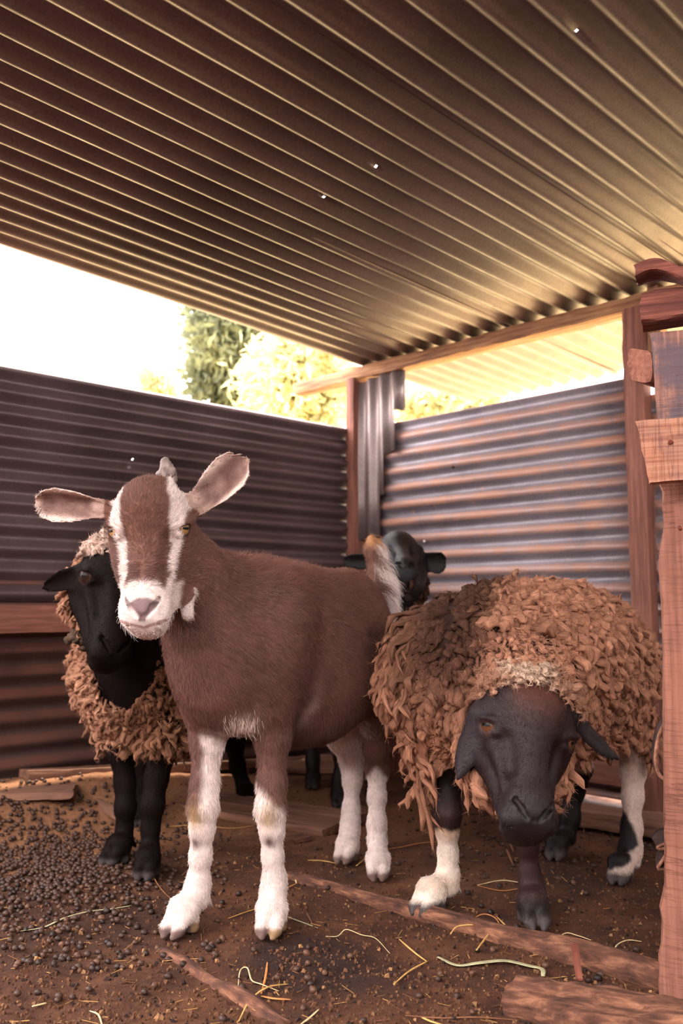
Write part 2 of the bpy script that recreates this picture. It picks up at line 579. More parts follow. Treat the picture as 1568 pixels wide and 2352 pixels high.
def rough_box(name, parent, mat, o, ex, ey, ez, L, W, T, n=(24, 6, 4), jag=0.002, end_jag=0.004, seed=0, shape=None):
    """Sawn timber: a box with worn edges and torn ends; grain along ex."""
    ex, ey, ez = [np.asarray(x, float) / np.linalg.norm(x) for x in (ex, ey, ez)]
    o = np.asarray(o, float)
    VV, FF, base = [], [], 0
    n1, n2, n3 = n

    def face(fix, val, na, nb, ia, ib, flip):
        nonlocal base
        aa, bb = np.meshgrid(np.linspace(0, 1, na + 1), np.linspace(0, 1, nb + 1), indexing='ij')
        p = np.zeros((aa.size, 3)); p[:, ia] = aa.ravel(); p[:, ib] = bb.ravel(); p[:, fix] = val
        idx = np.arange(aa.size).reshape(aa.shape) + base
        f = np.stack([idx[:-1, :-1], idx[1:, :-1], idx[1:, 1:], idx[:-1, 1:]], -1).reshape(-1, 4)
        if flip: f = f[:, ::-1]
        VV.append(p); FF.append(f); base += len(p)
    face(0, 0, n2, n3, 1, 2, True); face(0, 1, n2, n3, 1, 2, False)
    face(1, 0, n1, n3, 0, 2, False); face(1, 1, n1, n3, 0, 2, True)
    face(2, 0, n1, n2, 0, 1, True); face(2, 1, n1, n2, 0, 1, False)
    p = np.concatenate(VV); Fq = np.concatenate(FF)
    loc = (p - [0, 0.5, 0.5]) * [L, W, T]
    # weld duplicates
    key = np.round(p * 4096).astype(np.int64)
    _, first, inv = np.unique(key, axis=0, return_index=True, return_inverse=True)
    inv = inv.ravel(); loc = loc[first]; p = p[first]; Fq = inv[Fq]
    if shape is not None: loc = shape(loc, p)
    P = loc * [6, 30, 30]
    loc = loc + np.stack([fbm(loc * [1, 60, 60], 1, 3, seed) * end_jag * ((p[:, 0] < 0.01) | (p[:, 0] > 0.99)),
                          fbm(P, 1.0, 4, seed + 1) * jag * 2, fbm(P, 1.0, 4, seed + 2) * jag * 2], 1)
    # round the arrises
    ed = (np.minimum(p[:, 1], 1 - p[:, 1]) < 0.01) & (np.minimum(p[:, 2], 1 - p[:, 2]) < 0.01)
    ch = min(W, T) * 0.05 * (1 + noise3(loc * [40, 5, 5], 1, seed))
    loc[ed, 1] -= np.sign(loc[ed, 1]) * ch[ed]; loc[ed, 2] -= np.sign(loc[ed, 2]) * ch[ed]
    V = o + loc @ np.stack([ex, ey, ez])
    me = np_mesh(name, V, Fq, smooth=True)
    a = me.attributes.new('gr', 'FLOAT_VECTOR', 'POINT')
    a.data.foreach_set('vector', (loc + seed * 0.37).astype(np.float32).ravel())
    try:
        me.set_sharp_from_angle(angle=math.radians(40))
    except Exception:
        pass
    return link(name, me, parent, mat)


# --- floor: trampled earth, banked up against the left wall
def ground_h(x, y):
    x = np.asarray(x, float); y = np.asarray(y, float)
    P = np.stack([x.ravel(), y.ravel(), np.zeros(x.size)], -1)
    h = fbm(P, 5.0, 4, 2.0) * 0.010 + fbm(P, 38.0, 3, 8.0) * 0.006
    rel = P - C
    a = rel @ A_; b = rel @ B_
    bank = 0.11 * sstep(0.42, 0.02, b) * sstep(0.25, 1.3, a) * sstep(-0.2, 0.05, b)
    inside = (a > -0.1) & (b > -0.1)
    h = h + np.where(inside, bank, 0)
    out = sstep(0.0, 0.5, -np.minimum(a, b))
    h = h * (1 - out) - 0.03 * out
    # trough in front of the half-buried pole
    return (h - 0.003).reshape(x.shape)


def grid_ground(name, x0, x1, y0, y1, step, mat, parent=None, skip=None):
    xs = np.arange(x0, x1 + step / 2, step); ys = np.arange(y0, y1 + step / 2, step)
    X, Y = np.meshgrid(xs, ys, indexing='ij')
    Z = ground_h(X, Y)
    V = np.stack([X, Y, Z], -1).reshape(-1, 3)
    idx = np.arange(X.size).reshape(X.shape)
    Fq = np.stack([idx[:-1, :-1], idx[1:, :-1], idx[1:, 1:], idx[:-1, 1:]], -1).reshape(-1, 4)
    return link(name, np_mesh(name, V, Fq), parent, mat)


t = NT('earth', 0.92, 0.25)
pos = t.n('NewGeometry').outputs['Position']
f1 = t.noise(7, 8, pos, 0.65); f2 = t.noise(90, 5, pos, 0.7); f3 = t.noise(1.5, 4, pos, 0.5); f4 = t.noise(420, 3, pos, 0.7)
c = t.ramp(f1, [(0.32, tuple(srgb(58, 34, 23))), (0.5, tuple(srgb(88, 54, 36))), (0.7, tuple(srgb(116, 75, 50)))])
c = t.mix(0.55, c, t.ramp(f2, [(0.3, (0.5, 0.46, 0.42)), (0.7, (1.35, 1.28, 1.18))]), 'MULTIPLY')
c = t.mix(t.ramp(f4, [(0.66, (0, 0, 0)), (0.74, (0.7,) * 3)]), c, tuple(srgb(150, 108, 70)))


def blotch(x, y, r, soft):        # a patch with its own outline on the ground
    vm = t.n('VectorMath', operation='DISTANCE'); t.l(pos, vm.inputs[0]); vm.inputs[1].default_value = (x, y, 0)
    ns = t.n('Math', operation='MULTIPLY_ADD'); t.l(t.noise(6, 5, pos, 0.6), ns.inputs[0]); ns.inputs[1].default_value = r * 0.9; t.l(vm.outputs['Value'], ns.inputs[2])
    mr = t.n('MapRange'); mr.inputs['From Min'].default_value = r * 1.45 + soft; mr.inputs['From Max'].default_value = r * 1.45 - soft
    mr.interpolation_type = 'SMOOTHSTEP'
    t.l(ns.outputs[0], mr.inputs['Value']); return mr.outputs['Result']


dry = tuple(srgb(156, 108, 76)); wet = tuple(srgb(46, 27, 22))
for x, y, r, s, colr, k in ((-0.78, 2.45, 0.34, 0.14, dry, 0.8), (-0.30, 2.75, 0.36, 0.14, dry, 0.75), (0.05, 2.6, 0.26, 0.14, dry, 0.5), (0.22, 2.05, 0.1, 0.08, dry, 0.35),
                            (-0.055, 1.60, 0.12, 0.05, wet, 0.85), (0.03, 1.53, 0.07, 0.05, wet, 0.7), (-0.55, 1.75, 0.22, 0.12, wet, 0.55), (0.45, 2.1, 0.16, 0.1, wet, 0.3)):
    b_ = blotch(x, y, r, s)
    mm = t.n('Math', operation='MULTIPLY'); t.l(b_, mm.inputs[0]); mm.inputs[1].default_value = k
    c = t.mix(mm.outputs[0], c, t.mix(0.5, colr, t.ramp(f2, [(0.3, (0.5,) * 3), (0.7, (1.5,) * 3)]), 'MULTIPLY'))
t.base(c)
hsum = t.n('Math', operation='MULTIPLY_ADD'); t.l(f2, hsum.inputs[0]); hsum.inputs[1].default_value = 1.0; t.l(f4, hsum.inputs[2])
t.bump(hsum.outputs[0], 0.9, 0.006)
M_EARTH = t.m
floor = grid_ground('floor', -2.2, 1.7, 0.55, 4.3, 0.012, M_EARTH); tag(floor, kind='structure')

t = NT('yard_earth', 0.95, 0.2)
pos = t.n('NewGeometry').outputs['Position']
t.base(t.ramp(t.noise(1.2, 6, pos, 0.6), [(0.3, tuple(srgb(204, 176, 128))), (0.5, tuple(srgb(218, 196, 142))), (0.7, tuple(srgb(208, 196, 134)))]))
M_YARD = t.m
def yard_patch(name, pts, mat):
    V = np.array([[*(R_(a, b)[:2]), -0.06] for a, b in pts])
    o = link(name, np_mesh(name, V, np.array([[0, 1, 2, 3]])), None, mat); tag(o, kind='structure'); return o


t = NT('yard_mud', 0.95, 0.2)
pos = t.n('NewGeometry').outputs['Position']
t.base(t.ramp(t.noise(2.2, 6, pos, 0.6), [(0.3, tuple(srgb(56, 36, 32))), (0.7, tuple(srgb(86, 56, 48)))]))
M_MUD = t.m
yard_patch('yard_ground', [(-70, -70), (0, -70), (0, 70), (-70, 70)], M_YARD)       # dry grass behind the shed
yard_patch('yard_ground', [(0, -70), (70, -70), (70, 70), (0, 70)], M_MUD)          # trodden mud beside and in front of it

# --- walls of corrugated iron
wl = empty('wall_left', R_(0.9, 0.0), kind='structure')
hole = q(307, 1055, 3.0)
ht_ = None
# the plane b = 0: find where the line of sight meets it
def hit_plane(u, v, pn, pd):
    o_ = np.array([0, 0, EYE]); d_ = q(u, v, 1.0) - o_
    return o_ + d_ * ((pd - o_ @ pn) / (d_ @ pn))


hp = hit_plane(307, 1055, B_, C @ B_)
ha, hz = (hp - C) @ A_, hp[2]
LW_TOP = 1.272
sheet('corrugated_sheet', wl, M_LEFT, R_(-0.02, 0.0, LW_TOP), -Z_, A_, B_, 0.68, 2.3, amp=0.0125, phase=0.6, wav=0.003, holes=[(LW_TOP - hz, ha + 0.02)], ledge=-0.6, seed=1)
sheet('corrugated_sheet', wl, M_LOWL, R_(-0.02, -0.012, 0.66), -Z_, A_, B_, 0.70, 2.3, phase=0.2, ledge=-0.6, seed=2, wav=0.005)
rough_box('rail', wl, M_POST, R_(0.80, 0.022, 0.545), A_, Z_, B_, 0.40, 0.078, 0.03, seed=31, n=(14, 4, 3))
rough_box('rail', wl, M_POST, R_(1.205, 0.022, 0.545), A_, Z_, B_, 0.9, 0.082, 0.03, seed=32, n=(20, 4, 3))

wr = empty('wall_right', R_(0, 0.8), kind='structure')
RW_TOP = 1.272
def rag(S, T): return T + np.where(T < 0.05, 0.012 * np.sin(S * 83.0) + 0.03 * (1 - S / 0.7) - 0.02, 0)
sheet('corrugated_sheet', wr, M_RIGHT, R_(0.004, 0.05, RW_TOP), -Z_, B_, A_, 0.70, 1.14, phase=2.2, ledge=-1.2, seed=3, edge=rag)
sheet('corrugated_sheet', wr, M_RIGHT, R_(-0.010, 0.02, 0.66), -Z_, B_, A_, 0.652, 1.2, phase=1.2, ledge=-1.2, seed=4)
hp = hit_plane(1527, 1258, A_, C @ A_); hb, hz = (hp - C) @ B_, hp[2]
sheet('corrugated_sheet', wr, M_RIGHT, R_(-0.004, 1.20, 1.21), -Z_, B_, A_, 0.62, 1.0, phase=0.4, ledge=-1.2, seed=5, holes=[(1.21 - hz, hb - 1.20)])
sheet('corrugated_sheet', wr, M_RIGHT, R_(-0.016, 1.20, 0.64), -Z_, B_, A_, 0.635, 1.0, phase=0.4, ledge=-1.2, seed=6)
def slant(S, T): return T + (0.0 + 0.10 * S / 0.2) * (T < 0.03)
sheet('corrugated_strip', wr, M_STRIP, R_(0.03, 0.035, 1.452), B_, -Z_, A_, 0.26, 0.62, amp=0.008, phase=1.4, seed=9, wav=0.006,
      keepf=lambda S, T: S < .135 + .12 * sstep(.30, .0, T) - .03 * sstep(.3, .6, T) + .006 * np.sin(T * 90), drop=lambda S, T: 0.10 * S - 0.35 * np.clip(S - 0.20, 0, 1))
# a nail head on the sheet
def stud(name, parent, mat, c, n, r=0.006, h=0.004):
    n = np.asarray(n, float); t1 = np.cross(n, [0.3, 0.2, 0.9]); t1 /= np.linalg.norm(t1); t2 = np.cross(n, t1)
    V = []; K = 12
    for rr, hh in ((1, 0), (1, 0.4), (0.75, 0.85), (0.25, 1.0)):
        for i in range(K):
            a_ = 2 * math.pi * i / K
            V.append(np.asarray(c) + (t1 * math.cos(a_) + t2 * math.sin(a_)) * r * rr + n * h * hh)
    Fq = [(i * K + j, i * K + (j + 1) % K, (i + 1) * K + (j + 1) % K, (i + 1) * K + j) for i in range(3) for j in range(K)]
    Fq += [(3 * K, 3 * K + 2 * j, 3 * K + 2 * j + 1, 3 * K + 2 * j + 2) for j in range(1, 5)]
    return link(name, np_mesh(name, np.array(V), np.array(Fq)), parent, mat)


stud('nail', wr, M_NAIL, hit_plane(975, 1244, A_, C @ A_ + 0.010), A_, 0.006, 0.006)
stud('nail', wr, M_RUST, hit_plane(1042, 1073, A_, C @ A_ + 0.010), A_, 0.004, 0.012)

# unseen earth walls, added to block sky light from behind the viewer and the right
wf = empty('light_block_front', R_(4.6, 1.5), kind='structure')
rough_box('light_block_face', wf, M_MUD, R_(4.6, -1.5, .65), B_, Z_, A_, 7.5, 1.5, .20, seed=70, n=(30, 8, 2), jag=.01)
ws = empty('light_block_side', R_(2.3, 3.6), kind='structure')  # added out of view, cuts the low light from the right
rough_box('light_block_face', ws, M_MUD, R_(-.1, 3.6, .55), A_, Z_, B_, 4.8, 1.3, .20, seed=71, n=(30, 8, 2), jag=.01)
rough_box('light_block_face', wr, M_MUD, R_(-.05, 2.15, .62), B_, Z_, A_, 1.5, 1.44, .10, seed=72, n=(16, 8, 2), jag=.01)  # added run past the tin sheets, out of view, keeps side light out

# --- posts and the beam that carries the roof
frame = empty('shed_frame', R_(0.02, 0.02), 'brown timber frame of corner post, wall post and roof beam in the shed corner', 'frame')
rough_box('post', frame, M_POST, R_(0.022, 0.022, -0.03), Z_, A_, B_, 1.50, 0.085, 0.045, seed=11, n=(50, 4, 4), jag=0.0015)
rough_box('post', frame, M_POST, R_(0.037, 1.222, -0.03), Z_, A_, B_, 1.50, 0.050, 0.067, seed=12, n=(50, 4, 4), jag=0.0015)
rough_box('beam', frame, M_BEAM, R_(0.01, -0.33, 1.490), B_, Z_, A_, 3.2, 0.050, 0.075, seed=13, n=(80, 4, 4), jag=0.0022)
rough_box('cleat', frame, M_BEAM, R_(0.02, 1.283, 1.30), Z_, A_, B_, 0.34, 0.045, 0.04, seed=14, n=(16, 3, 3), jag=0.002)

# --- ceiling: corrugated iron laid from beyond the beam to over the camera
ceil = empty('ceiling', R_(1.0, 1.0, 1.55), kind='structure')
SLOPE = 0.058
rdir = A_ + Z_ * SLOPE; rdir = rdir / np.linalg.norm(rdir)
rn = np.cross(B_, rdir); rn = rn if rn[2] > 0 else -rn
ROOF_Z = 1.527
ro = lambda b, dz=0.0: R_(0, b, ROOF_Z + dz) - rdir * 0.68
rp = R_(0, 0, ROOF_Z) @ rn
rholes = []
for u, v in ((1325, 57), (863, 381), (741, 460)):
    h_ = hit_plane(u, v, rn, rp) - ro(0.0)
    rholes.append((h_ @ B_, h_ @ rdir))
COVER = PITCH_C * 9
for i in range(5):
    s0 = 0.02 + i * COVER
    hs = [(s - s0, tt) for s, tt in rholes if 0.05 < s - s0 < COVER + 0.04]
    sheet('roof_sheet', ceil, M_ROOF, ro(s0, 0.0013 * (i % 2)), B_, rdir, rn, COVER + PITCH_C * 0.8, 3.58, amp=0.0088, phase=0.9, pitch=PITCH_C, holes=hs, seed=40 + i, wav=0.0035)
# ------------------------------------------------------------------ animals: common pieces
M_COAT = mat_attr('coat_skin', 0.75, 0.2, 60, 0.35, 500, 0.25)
M_HAIR = mat_attr('coat_hair', 0.5, 0.28)
M_DHAIR = mat_attr('dark_hair', 0.38, 0.22)
M_BHAIR = mat_attr('black_hair', 0.6, 0.04)
_t = NT('wool_lock', 0.95, 0.06)
_a = _t.n('Attribute', attribute_name='col'); _g = _t.n('Attribute', attribute_name='gr')
_mp = _t.n('Mapping'); _mp.inputs['Scale'].default_value = (70, 700, 700); _t.l(_g.outputs['Vector'], _mp.inputs['Vector'])
_f = _t.noise(1.0, 5, _mp.outputs['Vector'], 0.65, 0.5)
_t.base(_t.mix(1.0, _a.outputs['Color'], _t.ramp(_f, [(0.3, (0.5, 0.48, 0.46)), (0.7, (1.3, 1.3, 1.3))]), 'MULTIPLY'))
_t.bump(_f, 1.0, 0.004); M_WOOL = _t.m
M_WOOLH = mat_attr('wool_fuzz', 0.9, 0.08)
M_HORN = mat_attr('horn', 0.6, 0.3, 120, 0.6, 160, 0.4)
M_EYE = mat_attr('eye_ball', 0.28, 0.12)


def foot(B, fet, g, toe, s=1.0, spread=0.0115, dew=True):
    """Cloven foot: pastern from the fetlock to two toes on the ground at g, pointing along toe."""
    fet = np.asarray(fet, float); g = np.asarray(g, float)
    toe = np.array([toe[0], toe[1], 0.0]); toe /= np.linalg.norm(toe)
    sd = np.array([-toe[1], toe[0], 0.0])
    B.rc(fet, g + [0, 0, 0.038 * s], 0.0195 * s, 0.019 * s, 0.012)
    for k in (-1, 1):
        r0 = g + sd * k * spread * s * 0.85 + Z_ * 0.036 * s - toe * 0.006 * s
        r1 = g + sd * k * spread * s * 0.98 + Z_ * 0.012 * s + toe * 0.026 * s
        r2 = g + sd * k * spread * s * 1.05 + Z_ * 0.008 * s - toe * 0.010 * s
        r3 = g + sd * k * spread * s * 0.74 + Z_ * 0.0045 * s + toe * 0.036 * s
        B.rc(r0, r1, 0.0150 * s, 0.0098 * s, 0.008)
        B.rc(r1, r3, 0.0098 * s, 0.0050 * s, 0.006)
        B.rc(r0, r2, 0.0150 * s, 0.0122 * s, 0.008)
    if dew:
        for k in (-1, 1):
            a = fet - toe * 0.018 * s + sd * k * 0.010 * s - Z_ * 0.006
            B.rc(a, a - toe * 0.010 * s - Z_ * 0.010 * s, 0.006 * s, 0.004 * s, 0.006)
    # the cleft between the toes
    B.rc(g + toe * 0.040 * s + Z_ * 0.004, g + toe * 0.020 * s + Z_ * 0.030 * s, 0.0020 * s, 0.0006, 0.003, 'sub')
    B.rc(g + toe * 0.040 * s - Z_ * 0.01, g + toe * 0.018 * s - Z_ * 0.006 * s, 0.003 * s, 0.0025 * s, 0.003, 'sub')


def goat_eye_col(iris):
    def f(V):     # local axis: -y looks out
        d = -V[:, 1]
        r = np.sqrt(V[:, 0] ** 2 + V[:, 2] ** 2)
        c = np.tile(np.array([0.02, 0.012, 0.01]), (len(V), 1))
        ir = (r < 0.74) & (d > 0)
        c[ir] = iris * (0.6 + 0.6 * (r[ir, None] / 0.74))
        pup = (np.abs(V[:, 0]) < 0.50) & (np.abs(V[:, 2]) < 0.19) & (d > 0)
        c[pup] = 0.004
        c[(r >= 0.74) & (d > -0.2)] = np.array([0.06, 0.03, 0.025])
        return c
    return f


def eye_ball(name, pos, r, outdir, parent, iris, label=None):
    """Sphere with iris and a level slit pupil, built around its own viewing axis."""
    seg = 48
    th = np.linspace(0, math.pi, seg // 2 + 1); ph = np.linspace(0, 2 * math.pi, seg, endpoint=False)
    V = np.array([[math.sin(t) * math.cos(p), -math.cos(t), math.sin(t) * math.sin(p)] for t in th for p in ph])
    Fq = np.array([(i * seg + j, i * seg + (j + 1) % seg, (i + 1) * seg + (j + 1) % seg, (i + 1) * seg + j) for i in range(seg // 2) for j in range(seg)])
    o = np.asarray(outdir, float); o /= np.linalg.norm(o)
    ex = np.cross(o, [0, 0, 1.0]); ex /= np.linalg.norm(ex); ez = np.cross(ex, o)
    W = V[:, :1] * ex + V[:, 1:2] * (-o) + V[:, 2:] * ez
    me = np_mesh(name, np.asarray(pos) + W * r, Fq, goat_eye_col(np.asarray(iris))(V))
    ob = link(name, me, parent, M_EYE)
    if label: ob['label'] = label
    return ob


class Head:
    """Head of a goat or sheep in its own frame (x right, y back, z up), placed by q() and scaled."""

    def __init__(self, B, pos, yaw, pitch, roll, s, kind='goat', wx=1.0):
        self.o = np.asarray(pos, float); self.M = rot_zyx(yaw, pitch, roll); self.s = s; self.wx = wx
        self.B = B
        w = self.w
        r = lambda x: x * s
        M = self.M
        el = lambda c, rr, k=0.03, op='add': B.el(w(c), np.array(rr) * [s * wx, s, s], M, k * s, op)
        rc = lambda a, b, ra, rb, k=0.03, op='add': B.rc(w(a), w(b), ra * s, rb * s, k * s, op)
        sheep = kind == 'sheep'
        el((0, .040, .022), (.055, .072, .056))
        el((0, .004, .034), (.047, .042, .050))
        for x in (-1, 1):
            el((x * .047, .014, .002), (.017, .028, .019), .025)
            el((x * .049, .010, .014), (.015, .020, .008), .014)
            rc((x * .036, .040, -.030), (x * (.021 if not sheep else .015), -.004, -.110), .031, .023)
            el((x * .034, .062, -.035), (.022, .035, .040))
        nb = -.050 if not sheep else -.052
        rc((0, .000, .010), (0, nb, -.100), .038, .0285)
        el((0, -.047, -.124), (.0375 if not sheep else .033, .034, .033))
        for x in (-1, 1):
            el((x * .0165, -.060, -.134), (.0205, .018, .021), .014)
            el((x * .012, -.072, -.118), (.011, .010, .010), .010)
        el((0, -.072, -.124), (.012, .010, .014), .012)
        el((0, -.034, -.152), (.026, .026, .017), .018)
        rc((0, .02, -.09), (0, -.02, -.148), .022, .016)
        # nostrils, philtrum, mouth
        for x in (-1, 1):
            rc((x * .0225, -.071, -.109), (x * .0155, -.0815, -.121), .0050, .0048, .003, 'sub')
            rc((x * .0155, -.0815, -.121), (x * .0075, -.0825, -.132), .0046, .0030, .003, 'sub')
        rc((0, -.083, -.133), (0, -.080, -.151), .0022, .0018, .003, 'sub')
        for x in (-1, 1):     # crest of the cheek, hollow in front of the eye
            rc((x * .041, .002, -.022), (x * .028, -.034, -.088), .010, .009, .014)
            rc((x * .036, -.030, -.018), (x * .030, -.044, -.060), .006, .004, .022, 'sub')
        for x in (-1, 1):
            rc((0, -.080, -.1530), (x * .021, -.074, -.1505), .0013, .0013, .002, 'sub')
            rc((x * .021, -.074, -.1505), (x * .040, -.042, -.134), .0013, .0013, .002, 'sub')
            rc((x * .040, -.042, -.134), (x * .041, -.014, -.112), .0013, .0010, .002, 'sub')
        # sockets
        self.eyes = []
        for x in (-1, 1):
            e = (x * .0535, -.004, .000); es = 1.34 if sheep else 1.08
            od = np.array([x * .80, -.60, -.02])
            B.el(w(np.array(e) + od * .006), np.array([.0125, .0125, .0092]) * s * es, M, .004 * s, 'sub')
            self.eyes.append((w(np.array(e) - od * .0025), .0118 * s * es, M @ od))
            # lids
            rc((x * .044, -.022, .003), (x * .054, -.013, .0105), .0030, .0044, .005); rc((x * .054, -.013, .0105), (x * .061, .010, .007), .0044, .0038, .005)
            el((x * .0535, -.009, .0098), (.0140, .0130, .0060) if not sheep else (.0150, .0130, .0035), .005)
            rc((x * .047, -.019, -.0105), (x * .060, .010, -.0095), .0028, .0028, .006)

    def w(self, c): return self.o + self.M @ (np.asarray(c, float) * [self.s * self.wx, self.s, self.s])

    def loc(self, P): return ((P - self.o) @ self.M) / np.array([self.s * self.wx, self.s, self.s])


def place_eyes(hd, parent, iris, label=None):
    for p, r, od in hd.eyes: eye_ball('eye', p, r, od, parent, iris, label)


# ------------------------------------------------------------------ the goat
goat = empty('goat', (-0.10, 1.93, 0.0), 'brown goat with white face stripes and white lower legs, at front left', 'goat')
d_ = np.array([.515, .857, 0]); s_ = np.array([.857, -.515, 0])
MB = np.stack([d_, s_, Z_], 1)
G = Body()
G.el((-.188, 1.760, .510), (.155, .106, .160), MB, .04)          # chest
G.el((-.095, 1.920, .482), (.220, .134, .176), MB, .05)          # barrel
G.el((-.070, 1.955, .450), (.150, .140, .146), MB, .05)          # belly
G.el((.000, 2.090, .545), (.140, .084, .108), MB, .05)           # croup
G.rc((-.155, 1.80, .618), (.010, 2.09, .608), .040, .038, .05)   # spine
G.rc((.010, 2.09, .608), (.070, 2.19, .575), .038, .032, .04)
G.rc((.028, 2.070, .600), (.036, 2.085, .590), .030, .030, .04)  # hip bones
# neck
G.rc((-.200, 1.740, .540), q(418, 1315, 1.640), .098, .054, .05)
G.rc((-.175, 1.78, .598), q(405, 1292, 1.620), .045, .038, .05)
G.rc((-.215, 1.715, .470), q(425, 1340, 1.620), .080, .050, .06)
# front legs
gLF = np.array([-.126, 1.722, 0]); gRF = np.array([-.287, 1.722, 0])
G.rc((-.120, 1.735, .56), q(605, 1620, 1.735), .070, .046, .05)
G.chain([(q(608, 1600, 1.74), .048), (q(625, 1690, 1.745), .030), (q(624, 1800, 1.745), .0235), (q(621, 1860, 1.735), .0245), (q(624, 1905, 1.738), .0195),
         (q(626, 1965, 1.745), .0165), (q(630, 2020, 1.750), .0190), (q(627, 2050, 1.748), .0225)], .02)
foot(G, q(627, 2050, 1.748), gLF, (-.10, -1.0), 1.12)
G.rc((-.262, 1.775, .55), q(485, 1620, 1.75), .062, .044, .05)
G.chain([(q(480, 1610, 1.75), .044), (q(476, 1700, 1.755), .0285), (q(470, 1800, 1.755), .0225), (q(466, 1855, 1.745), .0245), (q(464, 1905, 1.748), .0195),
         (q(461, 1965, 1.755), .0170), (q(455, 2030, 1.760), .0195), (q(449, 2062, 1.757), .0230)], .02)
foot(G, q(449, 2062, 1.757), gRF, (-.45, -1.0), 1.14)
# hind legs
gLR = np.array([.079, 2.062, 0]); gRR = np.array([.012, 2.190, 0])
G.rc((.040, 2.075, .54), (.044, 2.000, .420), .064, .054, .05)
G.chain([((.044, 2.000, .425), .054), (q(861, 1640, 2.05), .030), (q(865, 1720, 2.10), .0240), (q(866, 1765, 2.125), .0215), (q(865, 1830, 2.110), .0160),
         (q(865, 1890, 2.100), .0165), (q(866, 1930, 2.095), .0195)], .025)
foot(G, q(866, 1930, 2.095), gLR, (-.05, -1.0), 1.05)
G.rc((-.045, 2.150, .54), (-.060, 2.075, .405), .066, .054, .05)
G.chain([((-.060, 2.075, .40), .054), (q(790, 1690, 2.17), .036), (q(808, 1745, 2.235), .0245), (q(809, 1790, 2.235), .0185), (q(806, 1860, 2.225), .0160),
         (q(804, 1895, 2.22), .0175), (q(803, 1915, 2.215), .0200)], .025)
foot(G, q(803, 1915, 2.215), gRR, (-.35, -1.0), 1.05)
# tail, carried up
G.chain([((.075, 2.18, .590), .026), (q(864, 1330, 2.22), .020), (q(856, 1265, 2.23), .016), (q(852, 1238, 2.23), .010)], .02)
# wattle and brisket
G.chain([(q(428, 1350, 1.575), .010), (q(431, 1372, 1.548), .0095), (q(432, 1412, 1.540), .0090)], .006)
hg = Head(G, q(343, 1217, 1.515), 0.03, 0.05, -0.04, 1.02)
def hw(x, y, z): return hg.w((x, y, z))
G.rc(hw(0, .05, .01), q(412, 1300, 1.630), .046, .046, .04)
G.rc(hw(0, .05, -.05), q(420, 1320, 1.620), .040, .050, .05)
# ears
bl = hw(-.052, .045, .038)
G.rc(hw(-.045, .05, .035), q(225, 1168, 1.56), .017, .013, .018)
G.leaf(q(258, 1168, 1.565), q(78, 1152, 1.535), (0.15, -1.0, -.35), .0300, .0038, .85, [(0, .35), (.2, .55), (.5, .9), (.75, 1.0), (.9, .78), (1.0, .25)])
G.rc(hw(.045, .05, .040), q(462, 1150, 1.57), .017, .014, .018)
G.leaf(q(438, 1180, 1.575), q(566, 1052, 1.545), (-.1, -1.0, .0), .0345, .0038, .85, [(0, .40), (.2, .62), (.5, .92), (.75, 1.0), (.9, .80), (1.0, .25)])
# stump on the right-hand horn bud, a scar on the other
G.rc(hw(.020, .020, .070), hw(.028, .018, .084), .018, .013, .012)
Vg, Fg = G.mesh(0.0026)
Ng = vnormals(Vg, Fg)
if np.mean(np.sum((Vg - np.array([-.08, 1.93, .5])) * Ng, 1)) < 0:
    Fg = Fg[:, ::-1]; Ng = -Ng
print('goat verts', len(Vg))

BROWN = np.array([.138, .063, .047]); DBROWN = np.array([.080, .036, .028]); WHITE = np.array([.70, .575, .52])
REDB = np.array([.185, .080, .052])


def blend(c, w, colr):
    w = np.clip(w, 0, 1)[:, None]
    return c * (1 - w) + np.asarray(colr) * w


def near_w(P, pts, w):
    a, b = pts; ba = b - a; wv = P - a; h = np.clip(wv @ ba / (ba @ ba), 0, 1)
    return np.linalg.norm(wv - h[:, None] * ba, axis=1) < w


